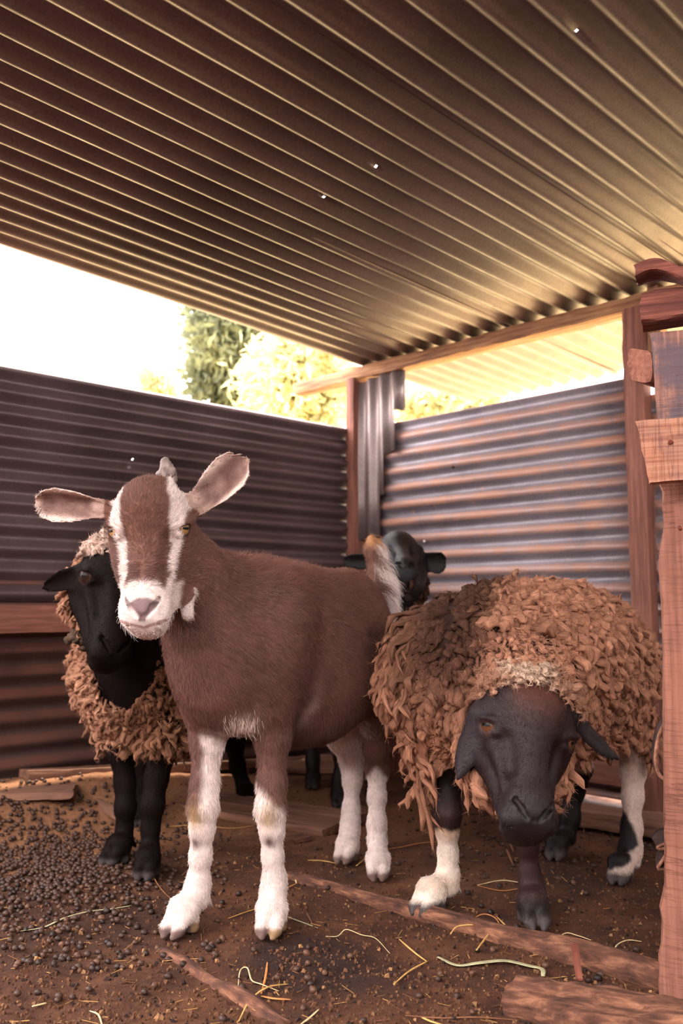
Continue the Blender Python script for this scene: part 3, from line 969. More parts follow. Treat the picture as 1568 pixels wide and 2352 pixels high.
def goat_color(P):
    n1 = fbm(P, 9, 3, 1.0); n2 = fbm(P, 45, 3, 4.0)
    c = np.tile(BROWN, (len(P), 1)) * (1 + 0.36 * n1[:, None] + 0.22 * n2[:, None])
    rel = P - np.array([-.1, 1.93, 0])
    al = rel @ d_
    c = blend(c, sstep(.62, .70, P[:, 2]) * .5, REDB)                                   # reddish back line
    c = blend(c, .45 * sstep(-.05, .2, al) * sstep(.45, .6, P[:, 2]), REDB * .85)
    c = blend(c, .5 * np.exp(-((P - q(470, 1440, 1.66)) ** 2).sum(1) / .06 ** 2), DBROWN)
    j = n2 * .012
    # legs
    def leg(pts, w):
        d = np.full(len(P), 9.0)
        for (a, b) in zip(pts[:-1], pts[1:]):
            ba = b - a; wv = P - a; h = np.clip(wv @ ba / (ba @ ba), 0, 1)
            d = np.minimum(d, np.linalg.norm(wv - h[:, None] * ba, axis=1))
        return d < w
    LF = leg([q(610, 1620, 1.74), q(624, 1800, 1.745), q(627, 2050, 1.748), gLF], .065)
    RF = leg([q(482, 1640, 1.75), q(466, 1855, 1.745), q(449, 2062, 1.757), gRF], .065)
    LR = leg([q(858, 1640, 2.05), q(866, 1765, 2.125), q(866, 1930, 2.095), gLR], .06)
    RR = leg([q(790, 1690, 2.17), q(808, 1745, 2.235), q(803, 1915, 2.215), gRR], .06)
    zz = P[:, 2] + j * 1.2
    x = P[:, 0]
    c = blend(c, LF * sstep(.246, .220, zz + .9 * (x - q(624, 1800, 1.745)[0])), WHITE)
    xr = x - q(470, 1760, 1.755)[0]
    wRF = RF * np.maximum(sstep(.215, .185, zz), sstep(.375, .335, zz) * sstep(-.012, .004, xr + j))
    c = blend(c, wRF, WHITE)
    c = blend(c, LR * sstep(.225, .205, zz + .6 * np.abs(x - q(865, 1760, 2.1)[0]) - .01), WHITE)
    c = blend(c, RR * sstep(.36, .30, zz), WHITE)
    # calloused, stained knees and the dark marks below them
    for kp, kr, cl, st in ((q(616, 1874, 1.715), .0160, (.40, .25, .12), .9), (q(621, 1864, 1.712), .008, (.30, .22, .17), .6), (q(447, 1876, 1.725), .0165, (.40, .25, .12), .9),
                           (q(617, 1934, 1.718), .0095, (.10, .05, .045), .95), (q(446, 1938, 1.728), .010, (.10, .05, .045), .95), (q(450, 1800, 1.735), .012, (.12, .06, .05), .6)):
        dd = (P - kp) * np.array([1, .6, .75])
        c = blend(c, st * np.exp(-(dd ** 2).sum(1) / kr ** 2), cl)
    # hooves
    hoof = sstep(.026, .014, P[:, 2] + j * .4)
    hc = np.where((P[:, 0] > q(620, 2100, 1.72)[0])[:, None] & LF[:, None] | (P[:, 0] > q(440, 2100, 1.72)[0])[:, None] & RF[:, None], [.27, .165, .085], [.16, .10, .085])
    w = (hoof * (LF | RF | LR | RR))[:, None]; c = c * (1 - w) + hc * w
    # small white marks: flank, brisket, udder edge, tail
    dd = (P - q(690, 1605, 1.80)) @ np.stack([s_ * 1.0, d_ * 2.4, Z_ * .7], 1)
    c = blend(c, .85 * np.exp(-(dd ** 2).sum(1) / .030 ** 2) * (.8 + .5 * n2), [.55, .40, .34])
    c = blend(c, .8 * np.exp(-((P - q(552, 1672, 1.68)) ** 2).sum(1) / .030 ** 2), [.62, .44, .38])
    c = blend(c, .8 * np.exp(-((P - q(825, 1655, 2.05)) ** 2).sum(1) / .030 ** 2), [.62, .44, .38])
    tl = leg([np.array((.075, 2.18, .590)), q(864, 1330, 2.22), q(852, 1238, 2.23)], .040) & (P[:, 2] > .585)
    c = blend(c, tl * sstep(-.004, .010, (P[:, 0] - np.interp(P[:, 2], [.60, .76], [.088, .076])) + j), WHITE)
    c = blend(c, tl * sstep(.715, .74, P[:, 2]), [.42, .20, .09])
    # head
    L = hg.loc(P); X, Y, Zl = L[:, 0] + n2 * .004, L[:, 1], L[:, 2] + n2 * .004
    hd = (np.abs(X) < .09) & (Y < .10) & (Zl < .13) & (Zl > -.19)
    zs = [-.20, -.11, -.095, -.081, -.045, 0, .047, .075, .10]
    inL = np.interp(Zl, zs, [.002, .002, .028, .028, .029, .034, .041, .038, .035])
    inR = np.interp(Zl, zs, [.002, .002, .030, .032, .034, .035, .038, .030, .024])
    ouL = np.interp(Zl, zs, [.05, .05, .044, .040, .045, .056, .067, .058, .05])
    ouR = np.interp(Zl, zs, [.05, .044, .041, .040, .046, .057, .066, .055, .04])
    ri = np.where(X < 0, inL, inR); ro_ = np.where(X < 0, ouL, ouR); ax = np.abs(X)
    stripe = sstep(ri - .003, ri + .003, ax) * sstep(ro_ + .003, ro_ - .003, ax) * sstep(.032, .02, Y - .3 * np.maximum(Zl, 0)) * (Zl < .098)
    c = blend(c, hd * stripe, WHITE)
    lobe = sstep(-.083, -.093, Zl - .012 * np.exp(-(X / .010) ** 2) + .006 * np.cos(X * 190))
    muz = lobe * sstep(.006, -.010, Y - .25 * np.maximum(-Zl - .12, 0))
    c = blend(c, hd * muz, WHITE)
    c = blend(c, hd * (Zl < -.14) * sstep(.012, -.005, Y), WHITE)
    # nose pad
    dn = np.abs(X) / (.006 + .019 * sstep(-.140, -.112, Zl))
    pad = sstep(1.15, .8, dn) * sstep(-.106, -.112, Zl - .004 * np.cos(X * 130)) * sstep(-.144, -.139, Zl) * (Y < -.05)
    c = blend(c, hd * pad * .95, [.17, .105, .105])
    c = blend(c, hd * sstep(.0035, .0015, np.abs(Zl + .1525 - np.minimum(np.abs(X), .05) * .35)) * (np.abs(X) < .036) * (Y < -.03) * .75, [.30, .14, .12])
    for ep, er, od in hg.eyes:
        de = np.linalg.norm((P - ep), axis=1)
        c = blend(c, sstep(.0195, .0150, de) * .92, [.035, .018, .015])
    # ears: pale rim, darker pinkish hollow
    for base, ex, ew, n, Le, wm in G.ears:
        wv = P - base; l = wv @ ex / Le; s = np.abs(wv @ ew) / wm; h = wv @ n
        on = (l > .10) & (l < 1.05) & (s < 1.15) & (np.abs(h) < .03)
        c = blend(c, on * 1.0, [.40, .26, .21])
        rim = sstep(.55, .85, s + .9 * np.clip(l - .8, 0, 1) * 3)
        c = blend(c, on * rim * .8, [.78, .60, .52])
        c = blend(c, on * sstep(.78, .4, s) * sstep(.18, .35, l) * sstep(.97, .86, l) * .92 * (.75 + .5 * n2), [.09, .032, .027])
    wat = near_w(P, [q(430, 1366, 1.558), q(432, 1412, 1.545)], .0175) & (P[:, 0] > q(415, 1380, 1.55)[0])
    c = blend(c, wat * 1.0, WHITE * .9)
    return np.clip(c, 0.004, 1)


Cg = goat_color(Vg)
link('body', np_mesh('body', Vg, Fg, Cg), goat, M_COAT)
place_eyes(hg, goat, (.30, .165, .06))
# horn stub
hb_ = Body()
hb_.chain([(hw(.022, .022, .070), .0195), (hw(.027, .020, .090), .0150), (hw(.028, .020, .104), .0095), (hw(.026, .018, .111), .007)], .006)
hb_.rc(hw(.034, .02, .085), hw(.038, .016, .094), .009, .006, .006)
Vh, Fh = hb_.mesh(0.0018)
Nh = vnormals(Vh, Fh)
if np.mean(np.sum((Vh - Vh.mean(0)) * Nh, 1)) < 0: Fh = Fh[:, ::-1]
Vh = Vh + Nh * (fbm(Vh, 110, 3, 2) * .005)[:, None]
o = link('horn_stub', np_mesh('horn_stub', Vh, Fh, np.tile([.20, .145, .125], (len(Vh), 1)) * (1 + .5 * fbm(Vh, 120, 3, 1)[:, None])), goat, M_HORN)
o['label'] = 'grey broken horn stub'

# coat of short hair
def goat_flow(P, N):
    f = np.tile(d_ * .75 + np.array([0, 0, -.55]), (len(P), 1))
    low = sstep(.42, .34, P[:, 2])[:, None]
    f = f * (1 - low) + np.array([.08, .05, -1.0]) * low
    L = hg.loc(P)
    hd = (np.abs(L[:, 0]) < .09) & (L[:, 1] < .085 + .5 * np.minimum(L[:, 2], 0)) & (L[:, 2] < .12) & (L[:, 2] > -.19)
    fh = np.stack([L[:, 0] * 9, np.full(len(P), .15), np.where(L[:, 2] > -.02, .45, -.15 - .2 * (L[:, 2] < -.05)) + .3], 1) @ hg.M.T
    f[hd] = fh[hd]
    for base, ex, ew, n, Le, wm in G.ears:
        wv = P - base; l = wv @ ex / Le
        on = (l > .0) & (l < 1.05) & (np.abs(wv @ ew) < wm * 1.2) & (np.abs(wv @ n) < .03)
        f[on] = ex + np.sign((wv @ ew))[on, None] * ew * .5
    return f, hd


wgt = np.clip(sstep(.4, -.3, Ng[:, 1]), .06, 1)
Lh = hg.loc(Vg)
ishead = (np.abs(Lh[:, 0]) < .09) & (Lh[:, 1] < .09) & (Lh[:, 2] < .12) & (Lh[:, 2] > -.19)
wgt = wgt * np.where(ishead, 3.0, 1.0) * (Vg[:, 2] > .022)
padm = (np.abs(Lh[:, 0]) < .024) & (Lh[:, 2] < -.108) & (Lh[:, 2] > -.155) & (Lh[:, 1] < -.05)
for ep, er, od in hg.eyes: wgt = wgt * (np.linalg.norm(Vg - ep, axis=1) > .0180)
wgt = wgt * ~padm * (np.linalg.norm(Vg - hw(.027, .02, .09), axis=1) > .018)
Ps, Ns, ix = sample_surface(Vg, Fg, Ng, 170000, wgt)
fl, hd = goat_flow(Ps, Ns)
Lg = np.where(hd, .0080, .0115)
lh = hg.loc(Ps); Lg = np.where(hd & (lh[:, 2] < -.09), .0042, Lg)
Lg = np.where(Ps[:, 2] < .2, .0070, Lg)
for base, ex, ew, n, Le, wm in G.ears:
    wv = Ps - base; Lg = np.where(((wv @ ex) > 0) & ((wv @ ex) < Le * 1.05) & (np.abs(wv @ ew) < wm * 1.2) & (np.abs(wv @ n) < .03), .0042, Lg)
hair('coat', Ps, Ns, fl, Lg, np.where(hd, .42, .30), goat_color(Ps), .00021, goat, M_HAIR, 4, np.where(hd, .28, .18)[:, None], var=.5)
# longer hair: withers and back line, brisket, belly edge, tail fringe
top = sstep(.60, .645, Vg[:, 2]) * (Ng[:, 2] > .55) * ~ishead * (Vg[:, 1] > 1.68) * (Vg[:, 1] < 2.16)
Ps, Ns, ix = sample_surface(Vg, Fg, Ng, 9000, top + 1e-9)
wth = np.exp(-((Ps @ d_ - np.array([-.13, 1.82, 0]) @ d_) / .10) ** 2)
hair('back_hair', Ps, Ns, np.tile(d_, (len(Ps), 1)), .012 + .020 * wth, .35 + .65 * wth, np.clip(goat_color(Ps) * [1.35, 1.2, 1.15], 0, 1), .00022, goat, M_HAIR, 4, .3)
tail = (Vg[:, 2] > .585) & (np.abs(Vg[:, 0] - .08) < .05) & (Vg[:, 1] > 2.16)
tr = tail * sstep(.070, .09, Vg[:, 0])
Ps, Ns, ix = sample_surface(Vg, Fg, Ng, 5200, tr + 1e-9)
cw = goat_color(Ps)
hair('tail_fringe', Ps, Ns, np.tile([.65, 0, -.75], (len(Ps), 1)), np.where(Ps[:, 2] > .71, .030, .050), np.full(len(Ps), .55), np.where(cw[:, :1] > .45, WHITE, cw), .00030, goat, M_HAIR, 5, .28, .35)
# pale hair hanging down the back of the thigh below the tail
P0 = np.array([q(878 + 14 * t, 1380 + 75 * t, 2.18 - .02 * t) for t in RNG.random(900)]) + RNG.normal(0, .004, (900, 3))
hair('rump_fringe', P0, np.tile([.6, -.4, .2], (900, 1)), np.tile([.35, 0, -1.0], (900, 1)), np.full(900, .036), np.full(900, .4), np.tile(WHITE, (900, 1)), .00030, goat, M_HAIR, 5, .25, .2)
for nm, c0, rad, nn, ln in (('brisket_tuft', q(555, 1668, 1.68),   .022, 420, .015), ('flank_tuft', q(826, 1652, 2.05), .025, 300, .018)):
    w = np.exp(-((Vg - c0) ** 2).sum(1) / rad ** 2) * (Ng[:, 2] < .1)
    Ps, Ns, ix = sample_surface(Vg, Fg, Ng, nn, w + 1e-9)
    hair(nm, Ps, Ns, np.tile([.1, -.1, -1.0], (nn, 1)), np.full(nn, ln), np.full(nn, .5), np.tile([.66, .50, .42], (nn, 1)), .00025, goat, M_HAIR, 5, .3)
# whiskers
wm_ = ishead & (Lh[:, 1] < -.01) & (Lh[:, 2] < -.118) & (Lh[:, 2] > -.165) & (np.abs(Lh[:, 0]) > .012)
Ps, Ns, ix = sample_surface(Vg, Fg, Ng, 110, wm_.astype(float) + 1e-9)
hair('whiskers', Ps, Ns, np.tile([0, 0, -1.0], (110, 1)), np.full(110, .016), np.full(110, 1.1), np.tile([.6, .5, .46], (110, 1)), .00014, goat, M_HAIR, 5, .3)
# ------------------------------------------------------------------ wool
def locks(name, P, N, flow, L, W, col, parent, mat, rings=6, sides=6, curl=0.3, lift=0.3, droop=0.3, flat=0.7, rng=RNG, wave=0.0, tip=(1.12, .95), lump=0.0):
    """Matted locks of a fleece: each a crooked, blunt tuft rooted in the skin."""
    n = len(P)
    T = flow - N * np.sum(flow * N, 1)[:, None]
    T /= np.maximum(np.linalg.norm(T, axis=1), 1e-6)[:, None]
    sw_ = np.stack([fbm(P, 17, 2, 11), fbm(P, 17, 2, 12), fbm(P, 17, 2, 13)], 1) * 2.4      # neighbouring locks swirl together
    T = T + (rng.normal(0, .55, (n, 3)) + sw_) * curl; T -= N * np.sum(T * N, 1)[:, None] * .7
    T /= np.linalg.norm(T, axis=1)[:, None]
    Bn = np.cross(N, T); Bn /= np.maximum(np.linalg.norm(Bn, axis=1), 1e-6)[:, None]
    big = 1 + .35 * fbm(P, 22, 2, 15)
    L = L * rng.uniform(.6, 1.45, n) * big; W = W * rng.lognormal(0, .28, n) * big
    lf = np.asarray(lift) * rng.uniform(.3, 1.7, n); sw = rng.normal(0, .35, n); ph = rng.uniform(0, 6.28, n); fr = rng.uniform(5, 11, n)
    V = np.zeros((n, rings, sides, 3)); CC = np.zeros((n, rings, sides, 3))
    an = np.arange(sides) / sides * 2 * math.pi
    wid = rng.uniform(.9, 1.4, n)
    for i in range(rings):
        t = i / (rings - 1)
        c = (P - N * (W * .35)[:, None] + T * (L * t)[:, None] + N * (L * lf * math.sin(t * 2.0))[:, None]
             + Bn * (L * sw * t * t + wave * L * np.sin(ph + t * fr) * t)[:, None] + N * (wave * L * np.cos(ph + t * fr) * t)[:, None]
             + np.array([0, 0, -1.0]) * (droop * L * t * t)[:, None])
        rad = W * (0.85 + 0.30 * math.sin(min(t * 1.1, 1) * math.pi)) * (1.0 if t < .82 else (1 - ((t - .82) / .18) ** 2 * .72))
        j = 1 + rng.normal(0, .13, (n, sides))
        V[:, i] = c[:, None] + (Bn[:, None] * (wid[:, None] * np.cos(an)[None])[..., None] + N[:, None] * (flat * np.sin(an))[None, :, None]) * (rad[:, None] * j)[..., None]
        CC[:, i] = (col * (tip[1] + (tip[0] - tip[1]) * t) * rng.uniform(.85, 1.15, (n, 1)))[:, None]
    V = V.reshape(-1, 3)
    GR = np.stack([(np.linspace(0, 1, rings)[None, :, None] * L[:, None, None]) * np.ones((1, 1, sides)) + rng.random((n, 1, 1)), np.cos(an)[None, None] * W[:, None, None] * np.ones((1, rings, 1)) + rng.random((n, 1, 1)), np.sin(an)[None, None] * W[:, None, None] * np.ones((1, rings, 1))], -1)
    if lump:
        V = V + np.stack([fbm(V, 120, 3, 21), fbm(V, 120, 3, 22), fbm(V, 120, 3, 23)], 1) * lump
    CC = CC.reshape(-1, 3) * (1 + .30 * fbm(V, 70, 3, 31))[:, None]
    base = (np.arange(n) * rings * sides)[:, None, None]
    i_, j_ = np.meshgrid(np.arange(rings - 1), np.arange(sides), indexing='ij')
    a = i_ * sides + j_; b = i_ * sides + (j_ + 1) % sides
    f = np.stack([a, b, b + sides, a + sides], -1).reshape(1, -1, 4) + base
    q0 = (rings - 1) * sides
    end = np.array([[q0 + x, q0 + x + 1, q0 + sides - 2 - x, q0 + sides - 1 - x] for x in range(sides // 2 - 1)])[None] + base
    Fq = np.concatenate([f.reshape(-1, 4), end.reshape(-1, 4)])
    me = np_mesh(name, V, Fq, np.clip(CC, .003, 1))
    a_ = me.attributes.new('gr', 'FLOAT_VECTOR', 'POINT'); a_.data.foreach_set('vector', GR.astype(np.float32).ravel())
    o = link(name, me, parent, mat)
    o['kind'] = 'stuff'
    return o, V.reshape(n, rings, sides, 3), T


def thin(P, dist, keep_max=100000):
    """Keep points at least dist apart (grid hashing, first come)."""
    cell = {}; out = []
    K = np.floor(P / dist).astype(int)
    for i in range(len(P)):
        k = tuple(K[i]); ok = True
        for dx in (-1, 0, 1):
            for dy in (-1, 0, 1):
                for dz in (-1, 0, 1):
                    for j in cell.get((k[0] + dx, k[1] + dy, k[2] + dz), ()):
                        if ((P[i] - P[j]) ** 2).sum() < dist * dist: ok = False; break
                    if not ok: break
                if not ok: break
            if not ok: break
        if ok:
            cell.setdefault(k, []).append(i); out.append(i)
            if len(out) >= keep_max: break
    return np.array(out)


def finish(B, h, cen):
    V, Fq = B.mesh(h)
    N = vnormals(V, Fq)
    if np.mean(np.sum((V - np.asarray(cen)) * N, 1)) < 0: Fq = Fq[:, ::-1]; N = -N
    return V, Fq, N


def near_chain(P, pts, w):
    d = np.full(len(P), 9.0)
    for a, b in zip(pts[:-1], pts[1:]):
        a = np.asarray(a, float); b = np.asarray(b, float)
        ba = b - a; wv = P - a; h = np.clip(wv @ ba / (ba @ ba), 0, 1)
        d = np.minimum(d, np.linalg.norm(wv - h[:, None] * ba, axis=1))
    return d < w


BLACK = np.array([.0080, .0048, .0042])
TAN = np.array([.51, .243, .148]); DTAN = np.array([.13, .060, .040])


def sheep_head_flow(hd, P):
    L = hd.loc(P)
    m = (np.abs(L[:, 0]) < .09) & (L[:, 1] < .09) & (L[:, 2] < .12) & (L[:, 2] > -.19)
    f = np.stack([L[:, 0] * 8, np.full(len(P), .12), np.where(L[:, 2] > .0, .6, -.5)], 1) @ hd.M.T
    return f, m


# ------------------------------------------------------------------ right-hand sheep, grazing towards the camera
ram = empty('sheep', (.40, 1.95, 0), 'shaggy tan sheep with lowered dark head and mixed black and white legs, at right', 'sheep')
d_ = np.array([.667, .745, 0]); s_ = np.array([.745, -.667, 0]); MB = np.stack([d_, s_, Z_], 1)
S = Body()
S.el((.390, 1.975, .455), (.320, .205, .165), MB, .05)
S.el((.300, 1.880, .440), (.200, .185, .150), MB, .06)
S.el((.470, 2.070, .460), (.200, .190, .150), MB, .06)
S.rc((.27, 1.83, .455), q(1195, 1615, 1.70), .125, .088, .06)
hs = Head(S, q(1211, 1686, 1.575), .12, -.20, .215, 1.03, 'sheep', 1.20)
S.rc(hs.w((0, .06, .01)), q(1190, 1620, 1.72), .078, .085, .05)
S.el(hs.w((0, .02, .045)), np.array([.056, .045, .042]) * 1.1, hs.M, .03)
# ears hang down
S.rc(hs.w((-.045, .05, .035)), q(1097, 1640, 1.60), .018, .013, .015)
S.leaf(q(1104, 1622, 1.605), q(1046, 1792, 1.575), (-.75, -1.0, .1), .0215, .0032, -.35, [(0, .55), (.2, .8), (.5, 1.0), (.75, .85), (.9, .5), (1.0, .1)], curl=-.15)
S.rc(hs.w((.045, .05, .035)), q(1312, 1640, 1.62), .018, .013, .015)
S.leaf(q(1302, 1622, 1.625), q(1402, 1752, 1.66), (.62, -.75, .55), .0200, .0032, -.35, [(0, .55), (.2, .8), (.5, 1.0), (.75, .85), (.9, .5), (1.0, .1)], curl=.25)
# legs
fRF = np.array([.168, 1.835, 0]); fLF = np.array([.353, 1.765, 0]); fLR = np.array([.592, 2.030, 0]); fRR = np.array([.500, 2.215, 0])
S.rc((.20, 1.86, .42), q(1027, 1740, 1.86), .070, .036, .05)
S.chain([(q(1027, 1740, 1.86), .034), (q(1028, 1800, 1.865), .0225), (q(1027, 1865, 1.855), .0245), (q(1027, 1905, 1.860), .0190), (q(1028, 1960, 1.868), .0165), (q(1028, 2010, 1.872), .0195), (q(1022, 2032, 1.868), .0225)], .02)
foot(S, q(1022, 2032, 1.868), fRF, (-.75, -.9), 1.14)
S.rc((.345, 1.84, .42), q(1228, 1730, 1.82), .070, .036, .05)
S.chain([(q(1226, 1730, 1.82), .034), (q(1214, 1800, 1.82), .0225), (q(1210, 1870, 1.80), .0240), (q(1212, 1940, 1.805), .0170), (q(1216, 2000, 1.81), .0160), (q(1220, 2040, 1.81), .0200), (q(1222, 2060, 1.805), .0225)], .02)
foot(S, q(1222, 2060, 1.805), fLF, (.02, -1.0), 1.14)
S.rc((.560, 2.08, .45), (.600, 2.05, .36), .080, .055, .05)
S.chain([((.600, 2.05, .36), .055), (q(1450, 1700, 2.09), .035), (q(1453, 1770, 2.12), .0235), (q(1452, 1830, 2.11), .0190), (q(1450, 1900, 2.09), .0185), (q(1447, 1950, 2.08), .0205), (q(1443, 1978, 2.07), .022)], .025)
foot(S, q(1440, 1978, 2.07), fLR, (-.55, -1.0), 1.05)
S.rc((.450, 2.20, .45), (.470, 2.18, .34), .080, .055, .05)
S.chain([((.470, 2.18, .34), .052), (q(1325, 1760, 2.27), .032), (q(1318, 1810, 2.29), .0225), (q(1308, 1880, 2.27), .0190), (q(1300, 1920, 2.26), .0210)], .025)
foot(S, q(1298, 1925, 2.255), fRR, (-.45, -1.0), 1.05)
Vs, Fs_, Ns_ = finish(S, .0030, (.4, 1.97, .45))


def ram_color(P):
    n2 = fbm(P, 45, 3, 4.0); j = n2 * .012
    c = np.tile(np.array([.030, .015, .012]), (len(P), 1))
    L = hs.loc(P)
    hd = (np.abs(L[:, 0]) < .11) & (L[:, 1] < .11) & (L[:, 2] < .14) & (L[:, 2] > -.20)
    hcol = np.array([.017, .0080, .0080])
    c = blend(c, hd * 1.0, hcol)
    c = blend(c, hd * sstep(.0, .06, L[:, 2] + n2 * .01) * sstep(.05, .02, np.abs(L[:, 0])) * .85, [.085, .028, .017])
    c = blend(c, hd * sstep(-.09, -.13, L[:, 2]) * .5, [.013, .011, .013])
    for base, ex, ew, n, Le, wm in S.ears:
        wv = P - base; l = wv @ ex / Le
        on = (l > .05) & (l < 1.05) & (np.abs(wv @ ew) < wm * 1.3) & (np.abs(wv @ n) < .04)
        c = blend(c, on * 1.0, [.022, .014, .016])
    for ep, er, od in hs.eyes:
        de = np.linalg.norm(P - ep, axis=1)
        c = blend(c, sstep(.024, .016, de) * .6, [.075, .034, .024])
    W = np.array([.80, .67, .56])
    z = P[:, 2] + j
    RF = near_chain(P, [q(1027, 1740, 1.86), q(1027, 1865, 1.855), q(1022, 2032, 1.868), fRF], .06)
    LF = near_chain(P, [q(1228, 1730, 1.82), q(1210, 1870, 1.80), q(1222, 2060, 1.805), fLF], .06)
    LR = near_chain(P, [(.600, 2.05, .36), q(1453, 1770, 2.12), q(1443, 1978, 2.07), fLR], .07)
    RR = near_chain(P, [(.470, 2.18, .34), q(1318, 1810, 2.29), q(1298, 1925, 2.255), fRR], .07)
    c = blend(c, RF | LF, BLACK * 1.2)
    c = blend(c, RF * np.exp(-((P - q(1027, 1870, 1.83)) ** 2).sum(1) / .030 ** 2), [.050, .024, .024])
    c = blend(c, LF * sstep(.18, .12, z) * sstep(.03, .06, z) * .8, [.050, .020, .018])
    zk = q(1027, 1903, 1.86)[2]
    c = blend(c, RF * sstep(zk + .004, zk - .006, z), W)
    c = blend(c, RF * sstep(zk - .03, zk - .005, z) * sstep(zk + .004, zk, z) * .7, [.45, .27, .15])
    c = blend(c, RF * sstep(.075, .055, z) * sstep(.03, .05, z) * .45, [.50, .32, .20])
    c = blend(c, LR | RR, np.array([.62, .47, .39]))
    x = P[:, 0] - q(1436, 1950, 2.06)[0]
    c = blend(c, LR * sstep(.150, .135, z + .5 * x) * sstep(.045, .055, z - .5 * x) * sstep(.028, .016, x + .25 * (z - .09) + j * .6), BLACK)
    c = blend(c, RR * sstep(.200, .185, z), BLACK)
    hoof = (RF | LF | LR | RR) * sstep(.030, .018, P[:, 2] + j * .4)
    c = blend(c, hoof, [.060, .045, .042])
    return np.clip(c, .004, 1)


M_DSKIN = mat_attr('dark_coat', 0.6, 0.05, 60, 0.3, 600, 0.25)
M_FACE = mat_attr('glossy_dark_coat', 0.40, 0.27, 60, 0.35, 700, 0.25)
body_ram = link('body', np_mesh('body', Vs, Fs_, ram_color(Vs)), ram, M_FACE)
place_eyes(hs, ram, (.10, .038, .016))


def spine_dist(P, p0, p1):
    p0 = np.asarray(p0); p1 = np.asarray(p1); ba = (p1 - p0); ba[2] = 0
    w = P - p0; w[:, 2] = 0
    h = np.clip(w @ ba / (ba @ ba), -.3, 1.3)
    dv = w - h[:, None] * ba
    return np.linalg.norm(dv, axis=1), h, dv


# fleece: where, which way it hangs, how long
Lr = hs.loc(Vs)
wool = (Vs[:, 2] > .265) & ~((np.abs(Lr[:, 0]) < .10) & (Lr[:, 1] < .055) & (Lr[:, 2] < .075)) & ~((Lr[:, 1] < .03) & (np.linalg.norm(Lr, axis=1) < .2))
for base, ex, ew, n, Le, wm in S.ears:
    wv = Vs - base; wool &= ~(((wv @ ex) > -.01) & (np.abs(wv @ ew) < wm * 1.3) & (np.abs(wv @ n) < .03) & ((wv @ ex) < Le * 1.05))
for ch in ([(.600, 2.05, .33), q(1453, 1770, 2.12)], [q(1027, 1775, 1.86), q(1027, 1865, 1.855)], [q(1226, 1760, 1.82), q(1210, 1870, 1.80)]):
    wool &= ~near_chain(Vs, ch, .048)
wool = wool.astype(float)
body_ram.data.materials.append(M_DSKIN)
body_ram.data.polygons.foreach_set('material_index', (wool[Fs_].mean(1) > .5).astype(np.int32))
SP0 = q(1112, 1335, 2.20); SP1 = q(1030, 1500, 1.74)


def ram_wool(P, N):
    dist, h, dv = spine_dist(P.copy(), SP0, SP1)
    nk = np.linalg.norm(P - q(1190, 1600, 1.70), axis=1)
    side = dv / np.maximum(dist, 1e-6)[:, None]
    f = side * .8 + np.array([0, 0, -1.1]) + (-d_) * .15
    leftside = (dv @ s_ < 0)
    f = f + np.where(leftside[:, None], np.array([-.25, -.1, -.3]), np.array([.15, 0, 0]))
    n1 = fbm(P, 14, 3, 5)
    c = TAN * (1 + .28 * n1[:, None])
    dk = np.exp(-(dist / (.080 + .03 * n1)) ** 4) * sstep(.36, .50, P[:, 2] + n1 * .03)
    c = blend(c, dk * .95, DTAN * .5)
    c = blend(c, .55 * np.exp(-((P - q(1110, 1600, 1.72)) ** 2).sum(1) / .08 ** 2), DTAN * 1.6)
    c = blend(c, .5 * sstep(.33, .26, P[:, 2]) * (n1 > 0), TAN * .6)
    return f, c, dist, leftside, nk


Pw, Nw, ix = sample_surface(Vs, Fs_, Ns_, 26000, wool)
k = thin(Pw, .0088, 9000); Pw, Nw = Pw[k], Nw[k]
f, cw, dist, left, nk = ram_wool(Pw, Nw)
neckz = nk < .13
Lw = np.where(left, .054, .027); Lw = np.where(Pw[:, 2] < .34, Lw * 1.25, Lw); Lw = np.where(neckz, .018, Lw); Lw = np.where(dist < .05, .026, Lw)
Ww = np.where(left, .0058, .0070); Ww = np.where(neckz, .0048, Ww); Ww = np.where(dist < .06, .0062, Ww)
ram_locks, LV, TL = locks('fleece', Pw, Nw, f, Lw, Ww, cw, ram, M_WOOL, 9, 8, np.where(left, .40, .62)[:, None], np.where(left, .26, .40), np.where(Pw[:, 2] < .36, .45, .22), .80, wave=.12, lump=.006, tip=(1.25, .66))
# fuzz over the locks
nn = 150000
li = RNG.integers(0, len(Pw), nn); ri = RNG.integers(2, 9, nn); si = RNG.integers(0, 8, nn); wj = RNG.random((nn, 1))
Pf = LV[li, ri, si] * wj + LV[li, ri, (si + 1) % 8] * (1 - wj); ctr_ = LV[li, ri].mean(1)
nf = Pf - ctr_; nf /= np.maximum(np.linalg.norm(nf, axis=1), 1e-6)[:, None]
hair('fleece_fuzz', Pf, nf, TL[li] + RNG.normal(0, .35, (nn, 3)), np.full(nn, .0125), np.full(nn, .40), np.clip(cw[li] * 1.05, 0, 1), .00017, ram, M_WOOLH, 4, .55, var=.45)
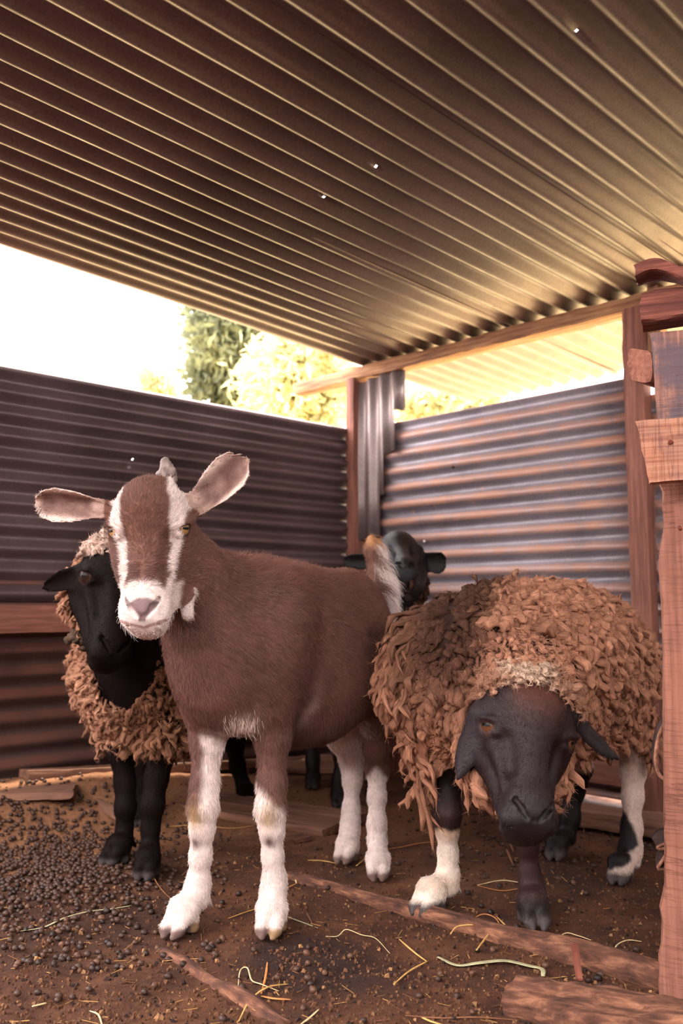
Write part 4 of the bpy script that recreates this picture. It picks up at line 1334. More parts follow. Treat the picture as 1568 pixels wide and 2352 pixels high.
# pale curls on the poll
wp = np.exp(-((Lr - np.array([.0, .035, .082])) ** 2 / np.array([.042, .028, .016]) ** 2).sum(1)) * (Ns_[:, 2] > -.1)
Pp, Np_, ix = sample_surface(Vs, Fs_, Ns_, 1500, wp + 1e-9)
k = thin(Pp, .0048, 800); Pp, Np_ = Pp[k], Np_[k]
pc = np.array([.66, .46, .33]) * (1 + .3 * fbm(Pp, 30, 2, 3))[:, None]
pc = blend(pc, sstep(.018, .042, np.abs(hs.loc(Pp)[:, 0] + .006)) * .85, TAN * .9)
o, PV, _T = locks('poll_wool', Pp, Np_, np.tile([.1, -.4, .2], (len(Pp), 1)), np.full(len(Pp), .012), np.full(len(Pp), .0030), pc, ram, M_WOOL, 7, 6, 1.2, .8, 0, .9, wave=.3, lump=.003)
o['label'] = 'pale cream curls on the poll'
sel = RNG.integers(0, len(Pp), 15000)
hair('poll_fuzz', PV[sel, RNG.integers(1, 7, 15000)].mean(1), Np_[sel], RNG.normal(0, 1, (15000, 3)), np.full(15000, .009), np.full(15000, .7), pc[sel], .00015, ram, M_WOOLH, 4, .7)
# short dark coat on head and legs
wh = (1 - wool) * np.clip(sstep(.45, -.2, Ns_[:, 1]), .03, 1) * (Vs[:, 2] > .022)
nos = (np.abs(Lr[:, 0]) < .026) & (Lr[:, 2] < -.108) & (Lr[:, 2] > -.155) & (Lr[:, 1] < -.05)
wh = wh * ~nos
for ep, er, od in hs.eyes: wh = wh * (np.linalg.norm(Vs - ep, axis=1) > .020)
Ph, Nh_, ix = sample_surface(Vs, Fs_, Ns_, 52000, wh)
fh, m = sheep_head_flow(hs, Ph)
fl = np.where(m[:, None], fh, np.array([.05, .0, -1.0]))
hair('face_coat', Ph, Nh_, fl, np.where(m, .0060, .0065), np.full(len(Ph), .26), ram_color(Ph) * 1.15, .00019, ram, M_DHAIR, 4, .18, var=.6)

# ------------------------------------------------------------------ left-hand sheep, behind the goat
ewe = empty('sheep', (-.45, 2.40, 0), 'woolly brown sheep with black face and legs, half hidden behind the goat', 'sheep')
d_ = np.array([.091, .996, 0]); s_ = np.array([.996, -.091, 0]); MB = np.stack([d_, s_, Z_], 1)
S2 = Body()
S2.el((-.455, 2.40, .445), (.320, .178, .165), MB, .05)
S2.el((-.462, 2.27, .425), (.190, .168, .160), MB, .05)
h2 = Head(S2, q(262, 1335, 1.960), .52, -.02, .16, 1.12, 'sheep')
S2.rc((-.460, 2.23, .46), q(275, 1345, 2.06), .115, .066, .05)
S2.rc((-.465, 2.16, .42), q(270, 1400, 2.03), .105, .056, .05)
S2.rc(q(225, 1312, 1.975), q(198, 1316, 1.955), .016, .013, .015)
S2.leaf(q(200, 1310, 1.955), q(92, 1354, 1.94), (-.1, -1.0, -.3), .0235, .0032, .35, [(0, .6), (.2, .85), (.5, 1.0), (.75, .75), (.9, .42), (1.0, .1)])
S2.rc(h2.w((.045, .05, .030)), q(322, 1318, 2.02), .018, .013, .015)
S2.leaf(q(322, 1312, 2.02), q(420, 1352, 2.04), (.1, -1.0, -.3), .0235, .0032, .35, [(0, .6), (.2, .85), (.5, 1.0), (.75, .75), (.9, .42), (1.0, .1)])
eRF = np.array([-.512, 2.165, 0]); eLF = np.array([-.420, 2.062, 0]); eLR = np.array([-.286, 2.825, 0]); eRR = np.array([-.530, 2.530, 0])
S2.rc((-.535, 2.26, .40), q(280, 1720, 2.22), .065, .034, .05)
S2.chain([(q(280, 1715, 2.22), .032), (q(287, 1800, 2.22), .0215), (q(288, 1855, 2.21), .0220), (q(286, 1900, 2.215), .0165), (q(284, 1930, 2.21), .0190)], .02)
foot(S2, q(282, 1932, 2.205), eRF, (-.45, -1.0), 1.14)
S2.rc((-.400, 2.22, .40), q(385, 1700, 2.13), .068, .038, .05)
S2.chain([(q(382, 1690, 2.13), .038), (q(358, 1790, 2.13), .0240), (q(350, 1850, 2.12), .0240), (q(346, 1900, 2.12), .0175), (q(344, 1950, 2.115), .0210)], .02)
foot(S2, q(343, 1955, 2.11), eLF, (-.05, -1.0), 1.10)
S2.rc((-.36, 2.62, .42), (-.33, 2.72, .32), .085, .050, .05)
S2.chain([((-.33, 2.72, .32), .050), (q(538, 1700, 2.86), .028), (q(545, 1760, 2.885), .0205), (q(558, 1800, 2.87), .0170), (q(566, 1822, 2.86), .020)], .025)
foot(S2, q(567, 1822, 2.86), eLR, (.35, -1.0), 1.05)
S2.rc((-.52, 2.58, .42), (-.53, 2.60, .30), .080, .050, .05)
S2.chain([((-.53, 2.60, .30), .048), (q(330, 1800, 2.62), .024), (q(328, 1850, 2.60), .018), (q(326, 1868, 2.58), .020)], .025)
foot(S2, q(326, 1868, 2.57), eRR, (-.1, -1.0), 1.0)
V2, F2, N2 = finish(S2, .0042, (-.45, 2.4, .45))
L2 = h2.loc(V2)


def ewe_color(P):
    c = np.tile(BLACK, (len(P), 1)) * (1 + .3 * fbm(P, 30, 3, 2))[:, None]
    L = h2.loc(P)
    for ep, er, od in h2.eyes:
        c = blend(c, sstep(.022, .014, np.linalg.norm(P - ep, axis=1)) * .5, [.05, .022, .018])
    c = blend(c, sstep(.024, .014, P[:, 2]), [.05, .04, .038])
    return c


link('body', np_mesh('body', V2, F2, ewe_color(V2)), ewe, M_DSKIN)
place_eyes(h2, ewe, (.025, .012, .009))
bib = np.exp(-(((V2[:, 0] - np.interp(V2[:, 2], [.30, .45, .62], [-.485, -.475, -.47])) / np.interp(V2[:, 2], [.36, .42, .6], [.03, .075, .10])) ** 4)) * (V2[:, 1] < 2.2) * (V2[:, 2] > .36)
wool2 = (V2[:, 2] > .265) * (1 - sstep(.35, .6, bib)) * ~((L2[:, 1] < .045) & (np.abs(L2[:, 0]) < .075) & (L2[:, 2] < .060) & (L2[:, 2] > -.2))
for base, ex, ew, n, Le, wm in S2.ears:
    wv = V2 - base; wool2 = wool2 * ~(((wv @ ex) > -.005) & (np.abs(wv @ ew) < wm * 1.3) & (np.abs(wv @ n) < .03) & ((wv @ ex) < Le * 1.05))
for ch in ([q(280, 1745, 2.22), q(288, 1855, 2.21)], [q(372, 1735, 2.13), q(350, 1850, 2.12)]): wool2 = wool2 * ~near_chain(V2, ch, .045)
P2, N2s, ix = sample_surface(V2, F2, N2, 30000, wool2 * np.clip(sstep(.8, .2, N2[:, 1]), .15, 1))
k = thin(P2, .0074, 9000); P2, N2s = P2[k], N2s[k]
n1 = fbm(P2, 13, 3, 6)
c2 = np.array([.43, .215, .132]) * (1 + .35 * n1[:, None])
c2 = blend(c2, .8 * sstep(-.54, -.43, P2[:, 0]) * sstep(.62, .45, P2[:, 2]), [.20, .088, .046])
Lq = h2.loc(P2)
c2 = blend(c2, .8 * sstep(.045, .075, Lq[:, 2]) * (np.linalg.norm(Lq, axis=1) < .15), [.72, .55, .42])
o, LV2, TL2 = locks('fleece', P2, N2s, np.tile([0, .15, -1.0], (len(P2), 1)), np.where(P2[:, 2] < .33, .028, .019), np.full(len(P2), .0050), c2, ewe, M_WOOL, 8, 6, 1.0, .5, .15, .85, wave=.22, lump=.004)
li = RNG.integers(0, len(P2), 90000); tp = LV2[li, RNG.integers(2, 8, 90000), RNG.integers(0, 6, 90000)]
hair('fleece_fuzz', tp, N2s[li], RNG.normal(0, .6, (len(li), 3)) + [0, 0, -.6], np.full(len(li), .012), np.full(len(li), .5), c2[li], .00018, ewe, M_WOOLH, 4, .7)
cap = sstep(.050, .066, L2[:, 2] + .25 * np.abs(L2[:, 0])) * (np.linalg.norm(L2 - np.array([0, .03, .03]), axis=1) < .12)
for base, ex, ew, n, Le, wm in S2.ears:
    wv = V2 - base; cap = cap * ~(((wv @ ex) > .012) & (np.abs(wv @ ew) < wm * 1.3) & (np.abs(wv @ n) < .03) & ((wv @ ex) < Le * 1.05))
Pc, Nc, ix = sample_surface(V2, F2, N2, 2500, cap + 1e-9)
k = thin(Pc, .0055, 900); Pc, Nc = Pc[k], Nc[k]
pc2 = np.array([.72, .52, .42]) * (1 + .3 * fbm(Pc, 30, 2, 3))[:, None]
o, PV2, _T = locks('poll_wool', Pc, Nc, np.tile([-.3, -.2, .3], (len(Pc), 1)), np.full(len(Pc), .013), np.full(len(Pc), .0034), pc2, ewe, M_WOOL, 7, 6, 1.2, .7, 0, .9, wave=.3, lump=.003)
sel = RNG.integers(0, len(Pc), 9000)
hair('poll_fuzz', PV2[sel, RNG.integers(1, 7, 9000)].mean(1), Nc[sel], RNG.normal(0, 1, (9000, 3)), np.full(9000, .011), np.full(9000, .7), pc2[sel], .00018, ewe, M_WOOLH, 4, .7)
P3 = q(182, 1452, 2.03) + RNG.normal(0, 1, (16, 3)) * [.010, .008, .012]
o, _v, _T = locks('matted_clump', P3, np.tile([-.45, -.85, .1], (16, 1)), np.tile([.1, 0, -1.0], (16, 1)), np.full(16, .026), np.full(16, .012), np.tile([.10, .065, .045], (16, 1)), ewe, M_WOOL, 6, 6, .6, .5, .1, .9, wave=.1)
o['label'] = 'dark matted clump of wool'
wh2 = (1 - np.clip(wool2, 0, 1)) * np.clip(sstep(.45, -.2, N2[:, 1]), .02, 1) * (V2[:, 2] > .022)
for ep, er, od in h2.eyes: wh2 = wh2 * (np.linalg.norm(V2 - ep, axis=1) > .020)
Ph, Nh_, ix = sample_surface(V2, F2, N2, 24000, wh2)
fh, m = sheep_head_flow(h2, Ph)
hair('face_coat', Ph, Nh_, np.where(m[:, None], fh, np.array([.05, .0, -1.0])), np.where(m, .0055, .008), np.full(len(Ph), .25), ewe_color(Ph), .00022, ewe, M_BHAIR, 4, .18)

# ------------------------------------------------------------------ black sheep looking over the goat's rump
lamb = empty('sheep', (-.02, 2.92, 0), 'all-black sheep raising its face between goat rump and tin wall', 'sheep')
S3 = Body()
d_ = np.array([-.45, .89, 0]); d_ /= np.linalg.norm(d_); s_ = np.array([d_[1], -d_[0], 0]); MB = np.stack([d_, s_, Z_], 1)
S3.el((-.01, 2.98, .44), (.27, .155, .155), MB, .05)
S3.el((.06, 2.86, .42), (.16, .140, .15), MB, .05)
h3 = Head(S3, q(917, 1272, 2.76), .04, -.72, -.02, 1.02, 'sheep')
S3.rc((.085, 2.84, .44), h3.w((0, .07, -.01)), .110, .074, .06)
S3.rc((.10, 2.79, .43), h3.w((0, .05, -.075)), .090, .050, .06)
S3.rc(h3.w((-.04, .05, .03)), q(868, 1290, 2.80), .016, .012, .015)
S3.leaf(q(872, 1290, 2.81), q(788, 1288, 2.80), (.1, -1.0, -.3), .0260, .0034, .3, [(0, .7), (.3, .85), (.6, 1.0), (.85, .85), (1.0, .45)])
S3.rc(h3.w((.04, .05, .03)), q(962, 1288, 2.80), .016, .012, .015)
S3.leaf(q(955, 1288, 2.81), q(1026, 1294, 2.80), (-.1, -1.0, -.2), .0350, .0034, .3, [(0, .6), (.3, .8), (.6, 1.0), (.8, 1.0), (.93, .75), (1.0, .35)])
for top, hoofp, dr in (((.03, 2.82, .40), (-.008, 2.765, 0), (0, -1)), ((.13, 2.86, .40), (.095, 2.80, 0), (0, -1)), ((-.10, 3.12, .42), (-.092, 3.03, 0), (-.1, -1)), ((-.02, 3.16, .42), (.0, 3.10, 0), (.1, -1))):
    top = np.array(top); g = np.array(hoofp)
    m1 = top * .45 + g * .55 + [0, .02, .01]; m2 = top * .18 + g * .82 + [0, .02, .01]
    S3.chain([(top, .062), (m1, .026), (m1 * .5 + m2 * .5, .018), (m2, .018), (g + [0, .012, .062], .020)], .03)
    foot(S3, g + np.array([0, .012, .062]), g, dr, 1.0)
V3, F3, N3 = finish(S3, .0045, (0, 2.95, .44))


def lamb_color(P):
    c = np.tile(np.array([.0080, .0056, .0055]), (len(P), 1))
    c = blend(c, sstep(.022, .012, P[:, 2]), [.05, .04, .038])
    return c


link('body', np_mesh('body', V3, F3, lamb_color(V3)), lamb, M_FACE)
place_eyes(h3, lamb, (.03, .015, .01))
L3 = h3.loc(V3)
w3 = (V3[:, 2] > .30) * ~((np.linalg.norm(L3 - np.array([0, 0, -.04]), axis=1) < .135) & (L3[:, 1] < .06))
for base, ex, ew, n, Le, wm in S3.ears:
    wv = V3 - base; w3 = w3 * ~(((wv @ ex) > -.005) & (np.abs(wv @ ew) < wm * 1.3) & (np.abs(wv @ n) < .03) & ((wv @ ex) < Le * 1.05))
P4, N4, ix = sample_surface(V3, F3, N3, 9000, w3 * 1.0)
k = thin(P4, .014, 2200); P4, N4 = P4[k], N4[k]
c4 = np.tile([.030, .018, .015], (len(P4), 1)) * (1 + .5 * fbm(P4, 20, 2, 1))[:, None]
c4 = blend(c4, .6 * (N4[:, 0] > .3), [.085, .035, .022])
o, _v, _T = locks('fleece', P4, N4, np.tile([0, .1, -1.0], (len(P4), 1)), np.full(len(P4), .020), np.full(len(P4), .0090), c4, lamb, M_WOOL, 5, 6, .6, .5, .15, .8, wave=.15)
Ph, Nh_, ix = sample_surface(V3, F3, N3, 9000, (1 - w3) * np.clip(sstep(.45, -.2, N3[:, 1]), .02, 1) + 1e-9)
fh, m = sheep_head_flow(h3, Ph)
hair('face_coat', Ph, Nh_, np.where(m[:, None], fh, np.array([.05, .0, -1.0])), np.full(len(Ph), .006), np.full(len(Ph), .25), lamb_color(Ph), .00028, lamb, M_BHAIR, 3, .18)
# ------------------------------------------------------------------ plank fence in the right foreground
FB = np.array([.90, -.436, 0.0]); FN = np.array([-.436, -.90, 0.0])      # along the fence, towards the camera
fence = empty('plank_fence', (.56, 1.46, 0), 'rough sawn plank fence end with post and rails at the right edge', 'fence')
PE = np.array([(768, 1497), (850, 1503), (950, 1511), (1020, 1518), (1110, 1522), (1125, 1531), (1210, 1535), (1260, 1527), (1300, 1524), (1380, 1529), (1500, 1531), (1660, 1533), (1800, 1535),
               (1900, 1537), (2030, 1539), (2060, 1533), (2085, 1528), (2110, 1533), (2170, 1532), (2200, 1526), (2270, 1530)], float)
pz = np.array([q(u, v, 1.47)[2] for v, u in PE]); px_ = np.array([q(u, v, 1.47)[0] for v, u in PE])
o_ = np.argsort(pz); pz, px_ = pz[o_], px_[o_]


def post_shape(z0, z1, right):
    def f(loc, p):
        z = z0 + p[:, 0] * (z1 - z0)
        e = (np.interp(z, pz, px_) - right[0]) / FB[0]
        loc = loc.copy(); loc[:, 1] = e * (1 - p[:, 1])
        return loc
    return f


PR = np.array([.640, 1.424])
ptop = q(1500, 768, 1.47)[2]
zc = q(1500, 1105, 1.47)[2]
rough_box('post', fence, M_PINK, (PR[0], PR[1] - .0, -.02), Z_, -FB, -FN, zc + .02, .11, .07, n=(90, 6, 4), jag=.0022, seed=21, shape=lambda l, p: post_shape(-.02, zc, PR)(l, p) * [1, -1, 1])
o = rough_box('post', fence, M_STAINED, (PR[0] + .004, PR[1] + .0, zc - .03), Z_, -FB, -FN, ptop - zc + .03, .11, .05, n=(50, 6, 4), jag=.0022, seed=22, shape=lambda l, p: post_shape(zc - .03, ptop, PR)(l, p) * [1, -1, 1])
o['label'] = 'weathered upper post piece with dark bark stains'


def rail_at(u, v0, v1, Y, L, T, mat, seed, ex=FB, taper=0.0, sl=0.0, end=.006):
    top, bot = q(u, v0, Y), q(u, v1, Y)
    c_ = (top + bot) / 2; W = top[2] - bot[2]
    e = np.array([ex[0], ex[1], sl])
    return rough_box('rail', fence, mat, c_, e, Z_, np.cross(e, Z_), L, W, T, n=(30, 8, 4), jag=.0025, end_jag=end, seed=seed,
                     shape=lambda l, p: l + np.stack([taper * (p[:, 1] - .5) * (p[:, 0] < .5) * -1, np.zeros(len(p)), np.zeros(len(p))], 1))


o = rail_at(1478, 968, 1112, 1.405, .34, .030, M_ORANGE, 23, taper=.016)
o['label'] = 'pale orange sawn rail with a bent nail'
rail_at(1476, 678, 756, 1.50, .34, .060, M_REDW, 24)
o = rough_box('rail', fence, M_REDW, q(1462, 636, 1.48), (.80, -.45, -.02), Z_, (.45, .9, 0), .34, .018, .06, n=(40, 4, 6), jag=.004, end_jag=.01, seed=25,
              shape=lambda l, p: l + np.stack([np.zeros(len(p)), .012 * np.sin(p[:, 0] * 9) - .03 * sstep(.05, .28, p[:, 0]), np.zeros(len(p))], 1))
o['label'] = 'splintered curved plank on top of the upper rail'
o = rough_box('rail', fence, M_PINK, q(1466, 838, 1.52), (.80, .58, -.08), (-.58, .80, 0.35), Z_, .22, .050, .058, n=(20, 6, 6), jag=.004, end_jag=.012, seed=26)
o['label'] = 'broken rail end with a rough face'


def tube(name, pts, r, parent, mat, sides=8, taper=None, noise=0.0, seed=0, flat=1.0, gr=True, sub=None, cap=True):
    """Round stick, stalk or pole through pts."""
    pts = np.asarray(pts, float)
    if sub:
        tt = np.linspace(0, len(pts) - 1, sub); i = np.clip(np.floor(tt).astype(int), 0, len(pts) - 2); f = tt - i
        pp = np.concatenate([[2 * pts[0] - pts[1]], pts, [2 * pts[-1] - pts[-2]]])
        f = f[:, None]
        pts = .5 * ((2 * pp[i + 1]) + (-pp[i] + pp[i + 2]) * f + (2 * pp[i] - 5 * pp[i + 1] + 4 * pp[i + 2] - pp[i + 3]) * f ** 2 + (-pp[i] + 3 * pp[i + 1] - 3 * pp[i + 2] + pp[i + 3]) * f ** 3)
    n = len(pts); T = np.gradient(pts, axis=0); T /= np.maximum(np.linalg.norm(T, axis=1), 1e-9)[:, None]
    up = np.tile(Z_, (n, 1)); Sd = np.cross(T, up); bad = np.linalg.norm(Sd, axis=1) < .05
    Sd[bad] = np.cross(T[bad], [1, 0, 0.0]); Sd /= np.linalg.norm(Sd, axis=1)[:, None]; U = np.cross(Sd, T)
    rr = np.full(n, float(r)) if taper is None else np.interp(np.linspace(0, 1, n), np.linspace(0, 1, len(taper)), np.asarray(taper) * r)
    an = np.arange(sides) / sides * 2 * math.pi
    V = pts[:, None] + (Sd[:, None] * np.cos(an)[None, :, None] + U[:, None] * (flat * np.sin(an))[None, :, None]) * rr[:, None, None]
    V = V.reshape(-1, 3)
    lg = np.repeat(np.concatenate([[0], np.cumsum(np.linalg.norm(np.diff(pts, axis=0), axis=1))]), sides)
    G_ = np.stack([lg, np.tile(np.cos(an) * r, n), np.tile(np.sin(an) * r, n)], 1)
    if noise:
        ctr = np.repeat(pts, sides, 0); dv = V - ctr
        V = ctr + dv * (1 + noise * fbm(G_ * [9, 40, 40], 1, 4, seed))[:, None]
    i_, j_ = np.meshgrid(np.arange(n - 1), np.arange(sides), indexing='ij')
    a = i_ * sides + j_; b = i_ * sides + (j_ + 1) % sides
    Fq = [tuple(x) for x in np.stack([a, a + sides, b + sides, b], -1).reshape(-1, 4)]
    if cap: Fq += [tuple(range(sides)), tuple((n - 1) * sides + x for x in reversed(range(sides)))]
    me = bpy.data.meshes.new(name); me.from_pydata([tuple(v) for v in V], [], Fq); me.polygons.foreach_set('use_smooth', [True] * len(me.polygons))
    if gr:
        at_ = me.attributes.new('gr', 'FLOAT_VECTOR', 'POINT'); at_.data.foreach_set('vector', (G_ + seed).astype(np.float32).ravel())
    return link(name, me, parent, mat)


o = tube('nail', [q(1531, 1030, 1.39), q(1536, 1023, 1.380), q(1541, 1014, 1.372)], .0035, fence, M_RUST, 8, [1, 1, 1.1])
tube('nail', [q(1560, 1212, 1.42), q(1562, 1215, 1.405)], .003, fence, M_RUST, 8)


def band(name, pts, wdir, w, th, parent, mat, sub=24, seed=0, crump=0.0):
    """Strip of rubber bent along pts, w wide."""
    pts = np.asarray(pts, float)
    tt = np.linspace(0, len(pts) - 1, sub); i = np.clip(np.floor(tt).astype(int), 0, len(pts) - 2); f = (tt - i)[:, None]
    pp = np.concatenate([[2 * pts[0] - pts[1]], pts, [2 * pts[-1] - pts[-2]]])
    P = .5 * ((2 * pp[i + 1]) + (-pp[i] + pp[i + 2]) * f + (2 * pp[i] - 5 * pp[i + 1] + 4 * pp[i + 2] - pp[i + 3]) * f ** 2 + (-pp[i] + 3 * pp[i + 1] - 3 * pp[i + 2] + pp[i + 3]) * f ** 3)
    wd = np.asarray(wdir, float); wd /= np.linalg.norm(wd)
    nw = 6
    V = (P[:, None] + wd * (np.linspace(-.5, .5, nw) * w)[None, :, None]).reshape(-1, 3)
    V = V + np.stack([noise3(V, 35, seed), noise3(V, 35, seed + 1), noise3(V, 35, seed + 2)], 1) * (crump + .0012)
    idx = np.arange(sub * nw).reshape(sub, nw)
    Fq = np.stack([idx[:-1, :-1], idx[1:, :-1], idx[1:, 1:], idx[:-1, 1:]], -1).reshape(-1, 4)
    o = link(name, np_mesh(name, V, Fq), parent, mat)
    o.data.materials.append(M_REDGE)
    m = o.modifiers.new('thickness', 'SOLIDIFY'); m.thickness = th; m.offset = 0; m.material_offset_rim = 1; m.use_rim = True
    return o


o = band('rubber_hinge', [q(1545, 1648, 1.50), q(1522, 1660, 1.50), q(1507, 1695, 1.51), q(1502, 1740, 1.51), q(1512, 1775, 1.51), q(1545, 1800, 1.50)], (.25, 1, 0), .045, .006, fence, M_RUBBER, seed=1)
o['label'] = 'dark curved rubber strip nailed to the post'
o = band('rubber_scrap', [q(1550, 1930, 1.50), q(1520, 1925, 1.50), q(1502, 1940, 1.51), q(1530, 1950, 1.50), q(1508, 1985, 1.51), q(1550, 1992, 1.50)], (.3, 1, .15), .035, .005, fence, M_RUBBER, seed=4, crump=.006)
o['label'] = 'crumpled dark rubber scrap low on the post'

# ------------------------------------------------------------------ timber on the ground
P0, P1 = gq(655, 2008), gq(1600, 2285)
pts = [P0 * (1 - t) + P1 * t + Z_ * (-.010 + .020 * t + .002 * math.sin(t * 17)) + np.array([0, .006, 0]) * math.sin(t * 9) for t in np.linspace(0, 1, 46)]
pole = tube('wooden_pole', pts, .024, None, M_POLE, 14, [.75, .72, .8, .9, .98, 1.05, 1.05], .20, 3)
tag(pole, 'long reddish pole half sunk in the earth, running to the fence foot', 'pole')
P0, P1 = gq(365, 2175), gq(660, 2345)
pts = [P0 * (1 - t) + P1 * t + Z_ * (-.013 + .003 * math.sin(t * 11)) for t in np.linspace(0, 1, 24)]
p2 = tube('wooden_pole', pts, .018, None, M_POLE, 12, [.8, 1, 1, 1, .9], .22, 7)
tag(p2, 'short pole almost buried in earth in front of the goat', 'pole')
sl = rough_box('rough_slab', None, M_POLE, gq(1190, 2300) + np.array([0, -.02, .012]), (.93, -.35, 0), (.35, .93, 0), Z_, .50, .115, .055, n=(60, 16, 5), jag=.006, end_jag=.02, seed=51,
               shape=lambda l, p: l * np.stack([np.ones(len(p)), .55 + .45 * sstep(0, .18, p[:, 0]), np.ones(len(p))], 1) + np.stack([.05 * (p[:, 1] - .5) * (p[:, 0] < .02), np.zeros(len(p)), -.014 * np.abs(p[:, 1] - .5) * 2 * (p[:, 2] > .5) + .012 * fbm(l, 14, 3, 3)], 1))
tag(sl, 'rough reddish brown slab at bottom right in front of the long pole', 'slab')
bark = rough_box('bark_strip', None, M_REDW, gq(1330, 2268) + Z_ * .012, gq(1316, 2208) - gq(1330, 2268) + Z_ * .03, (1, 0, 0), (0, -.3, 1), .085, .011, .004, n=(12, 3, 2), seed=52)
tag(bark, 'small red bark strip lying across the long pole', 'bark')


def plank(u0, v0, u1, v1, z, W, T, mat, seed, label, name='board', tilt=0.0, jag=.003, roll=0.0):
    a, b = gq(u0, v0, z), gq(u1, v1, z); a = a.copy(); b = b + Z_ * tilt
    e = b - a; L = np.linalg.norm(e); s = np.cross(Z_, e); s /= np.linalg.norm(s); s = s + Z_ * roll
    o = rough_box(name, None, mat, a - Z_ * T * .5, e, s, np.cross(e, s), L, W, T, n=(40, 8, 3), jag=jag, end_jag=.012, seed=seed)
    return tag(o, label, name if name != 'board' else 'board')


_a, _b = R_(1.36, .05, .115), R_(.33, .05, .035)
o = rough_box('board', None, M_BOARD, _a, _b - _a, B_, Z_, np.linalg.norm(_b - _a), .06, .028, n=(60, 4, 3), jag=.003, seed=61)
tag(o, 'long grey board lying along the foot of the left wall', 'board')
plank(-60, 1812, 172, 1806, .095, .12, .022, M_BOARD, 62, 'flat light brown board end at the left edge of the pen floor')
plank(172, 1800, 275, 1862, .055, .022, .022, M_BOARD, 63, 'short dark stick beside the left flat board', 'stick')
plank(392, 1820, 795, 1885, .022, .20, .022, M_BOARD, 64, 'wide old board sunk in dry dirt behind the goat', roll=.02)
plank(640, 1928, 706, 1916, .012, .045, .012, M_POLE, 65, 'pinkish pointed wood chip behind goat foreleg', 'wood_chip')
plank(1318, 1848, 1600, 1885, .06, .085, .05, M_BOARD, 66, 'brown beam lying at the foot of the wall post', 'beam', jag=.004)
plank(565, 1745, 800, 1738, .05, .10, .05, M_BOARD, 67, 'pale weathered block of timber seen under the goat belly', 'timber_block', jag=.005)
_a = R_(.10, .30, .0)
o = rough_box('plank', None, M_REDW, _a, Z_ + A_ * -.16 + B_ * .05, B_, A_, .30, .14, .025, n=(16, 8, 3), jag=.003, seed=68)
tag(o, 'red brown plank leaning on the right wall between goat and sheep', 'plank')
o = rough_box('plank', None, M_POST, R_(.04, .55, .10), B_, Z_ + A_ * -.05, A_, .63, .13, .025, n=(26, 8, 3), jag=.003, seed=69)
o.location = (0, 0, .02)
tag(o, 'dark brown plank on edge along the right wall foot behind the shaggy sheep', 'plank')

# ------------------------------------------------------------------ droppings
t = NT('droppings', 0.5, 0.3); tc = t.coord()
oi = t.n('ObjectInfo')
t.base(t.mix(1.0, t.ramp(oi.outputs['Random'], [(0, tuple(srgb(38, 25, 20))), (.6, tuple(srgb(62, 42, 33))), (1, tuple(srgb(98, 66, 48)))]), t.ramp(t.noise(400, 3, tc), [(.3, (.7,) * 3), (.7, (1.2,) * 3)]), 'MULTIPLY'))
t.bump(t.noise(500, 3, tc), .4, .001); M_DROP = t.m


def ico():
    g = (1 + 5 ** .5) / 2
    V = np.array([(-1, g, 0), (1, g, 0), (-1, -g, 0), (1, -g, 0), (0, -1, g), (0, 1, g), (0, -1, -g), (0, 1, -g), (g, 0, -1), (g, 0, 1), (-g, 0, -1), (-g, 0, 1)], float); V /= np.linalg.norm(V[0])
    Fc = [(0, 11, 5), (0, 5, 1), (0, 1, 7), (0, 7, 10), (0, 10, 11), (1, 5, 9), (5, 11, 4), (11, 10, 2), (10, 7, 6), (7, 1, 8), (3, 9, 4), (3, 4, 2), (3, 2, 6), (3, 6, 8), (3, 8, 9), (4, 9, 5), (2, 4, 11), (6, 2, 10), (8, 6, 7), (9, 8, 1)]
    V = list(map(tuple, V)); mid = {}; out = []
    def m(a, b):
        k = (min(a, b), max(a, b))
        if k not in mid:
            p = np.array(V[a]) + np.array(V[b]); V.append(tuple(p / np.linalg.norm(p))); mid[k] = len(V) - 1
        return mid[k]
    for a, b, c_ in Fc:
        x, y, z = m(a, b), m(b, c_), m(c_, a)
        out += [(a, x, z), (b, y, x), (c_, z, y), (x, y, z)]
    return np.array(V), np.array(out)


ICV, ICF = ico()
pmesh = []
for i in range(4):
    V = ICV * [.0062, .0052, .0050] * (1 + .10 * fbm(ICV, 2.2, 2, i))[:, None]
    me = np_mesh('dropping', V, ICF); me.materials.append(M_DROP); pmesh.append(me)


def drop_spots(n, rng):
    out = []
    while len(out) < n:
        r = rng.random()
        if r < .70:
            u, v = 110 + rng.normal(0, 130), 1975 + rng.normal(0, 55)
        elif r < .85:
            u, v = rng.uniform(0, 520), rng.uniform(1880, 2230)
        elif r < .93:
            u, v = rng.uniform(20, 1500), rng.uniform(1850, 2345)
        else:
            u, v = rng.uniform(1040, 1560), rng.uniform(1840, 1990)
        if not (-60 < u < 1600 and 1800 < v < 2380): continue
        out.append(gq(u, v))
    return np.array(out)


rg = np.random.default_rng(21)
DP = drop_spots(1500, rg); k = thin(DP, .0098); DP = DP[k]
order = np.argsort(DP[:, 1] + .15 * rg.random(len(DP))); DP = DP[order]
PILE = lambda P: .022 * np.exp(-(((P - gq(120, 1975)) * [1, .8, 0]) ** 2).sum(1) / .16 ** 2)
hz = ground_h(DP[:, 0], DP[:, 1])
nind = 290
for i in range(min(nind, len(DP))):
    o = bpy.data.objects.new('dropping', pmesh[i % 4]); COL.objects.link(o)
    o.location = (DP[i, 0], DP[i, 1], hz[i] + .0035)
    o.rotation_euler = tuple(rg.uniform(-.6, .6, 2)) + (rg.uniform(0, 6.28),)
    s = rg.uniform(.8, 1.2); o.scale = (s, s, s)
    tag(o, 'small dark round dropping lying on the earth floor', 'dropping', 'goat and sheep droppings on the floor')
rest = DP[nind:]; hr = hz[nind:]
extra = drop_spots(700, rg); extra = extra[np.abs(extra[:, 0] - gq(110, 1975)[0]) < .3]
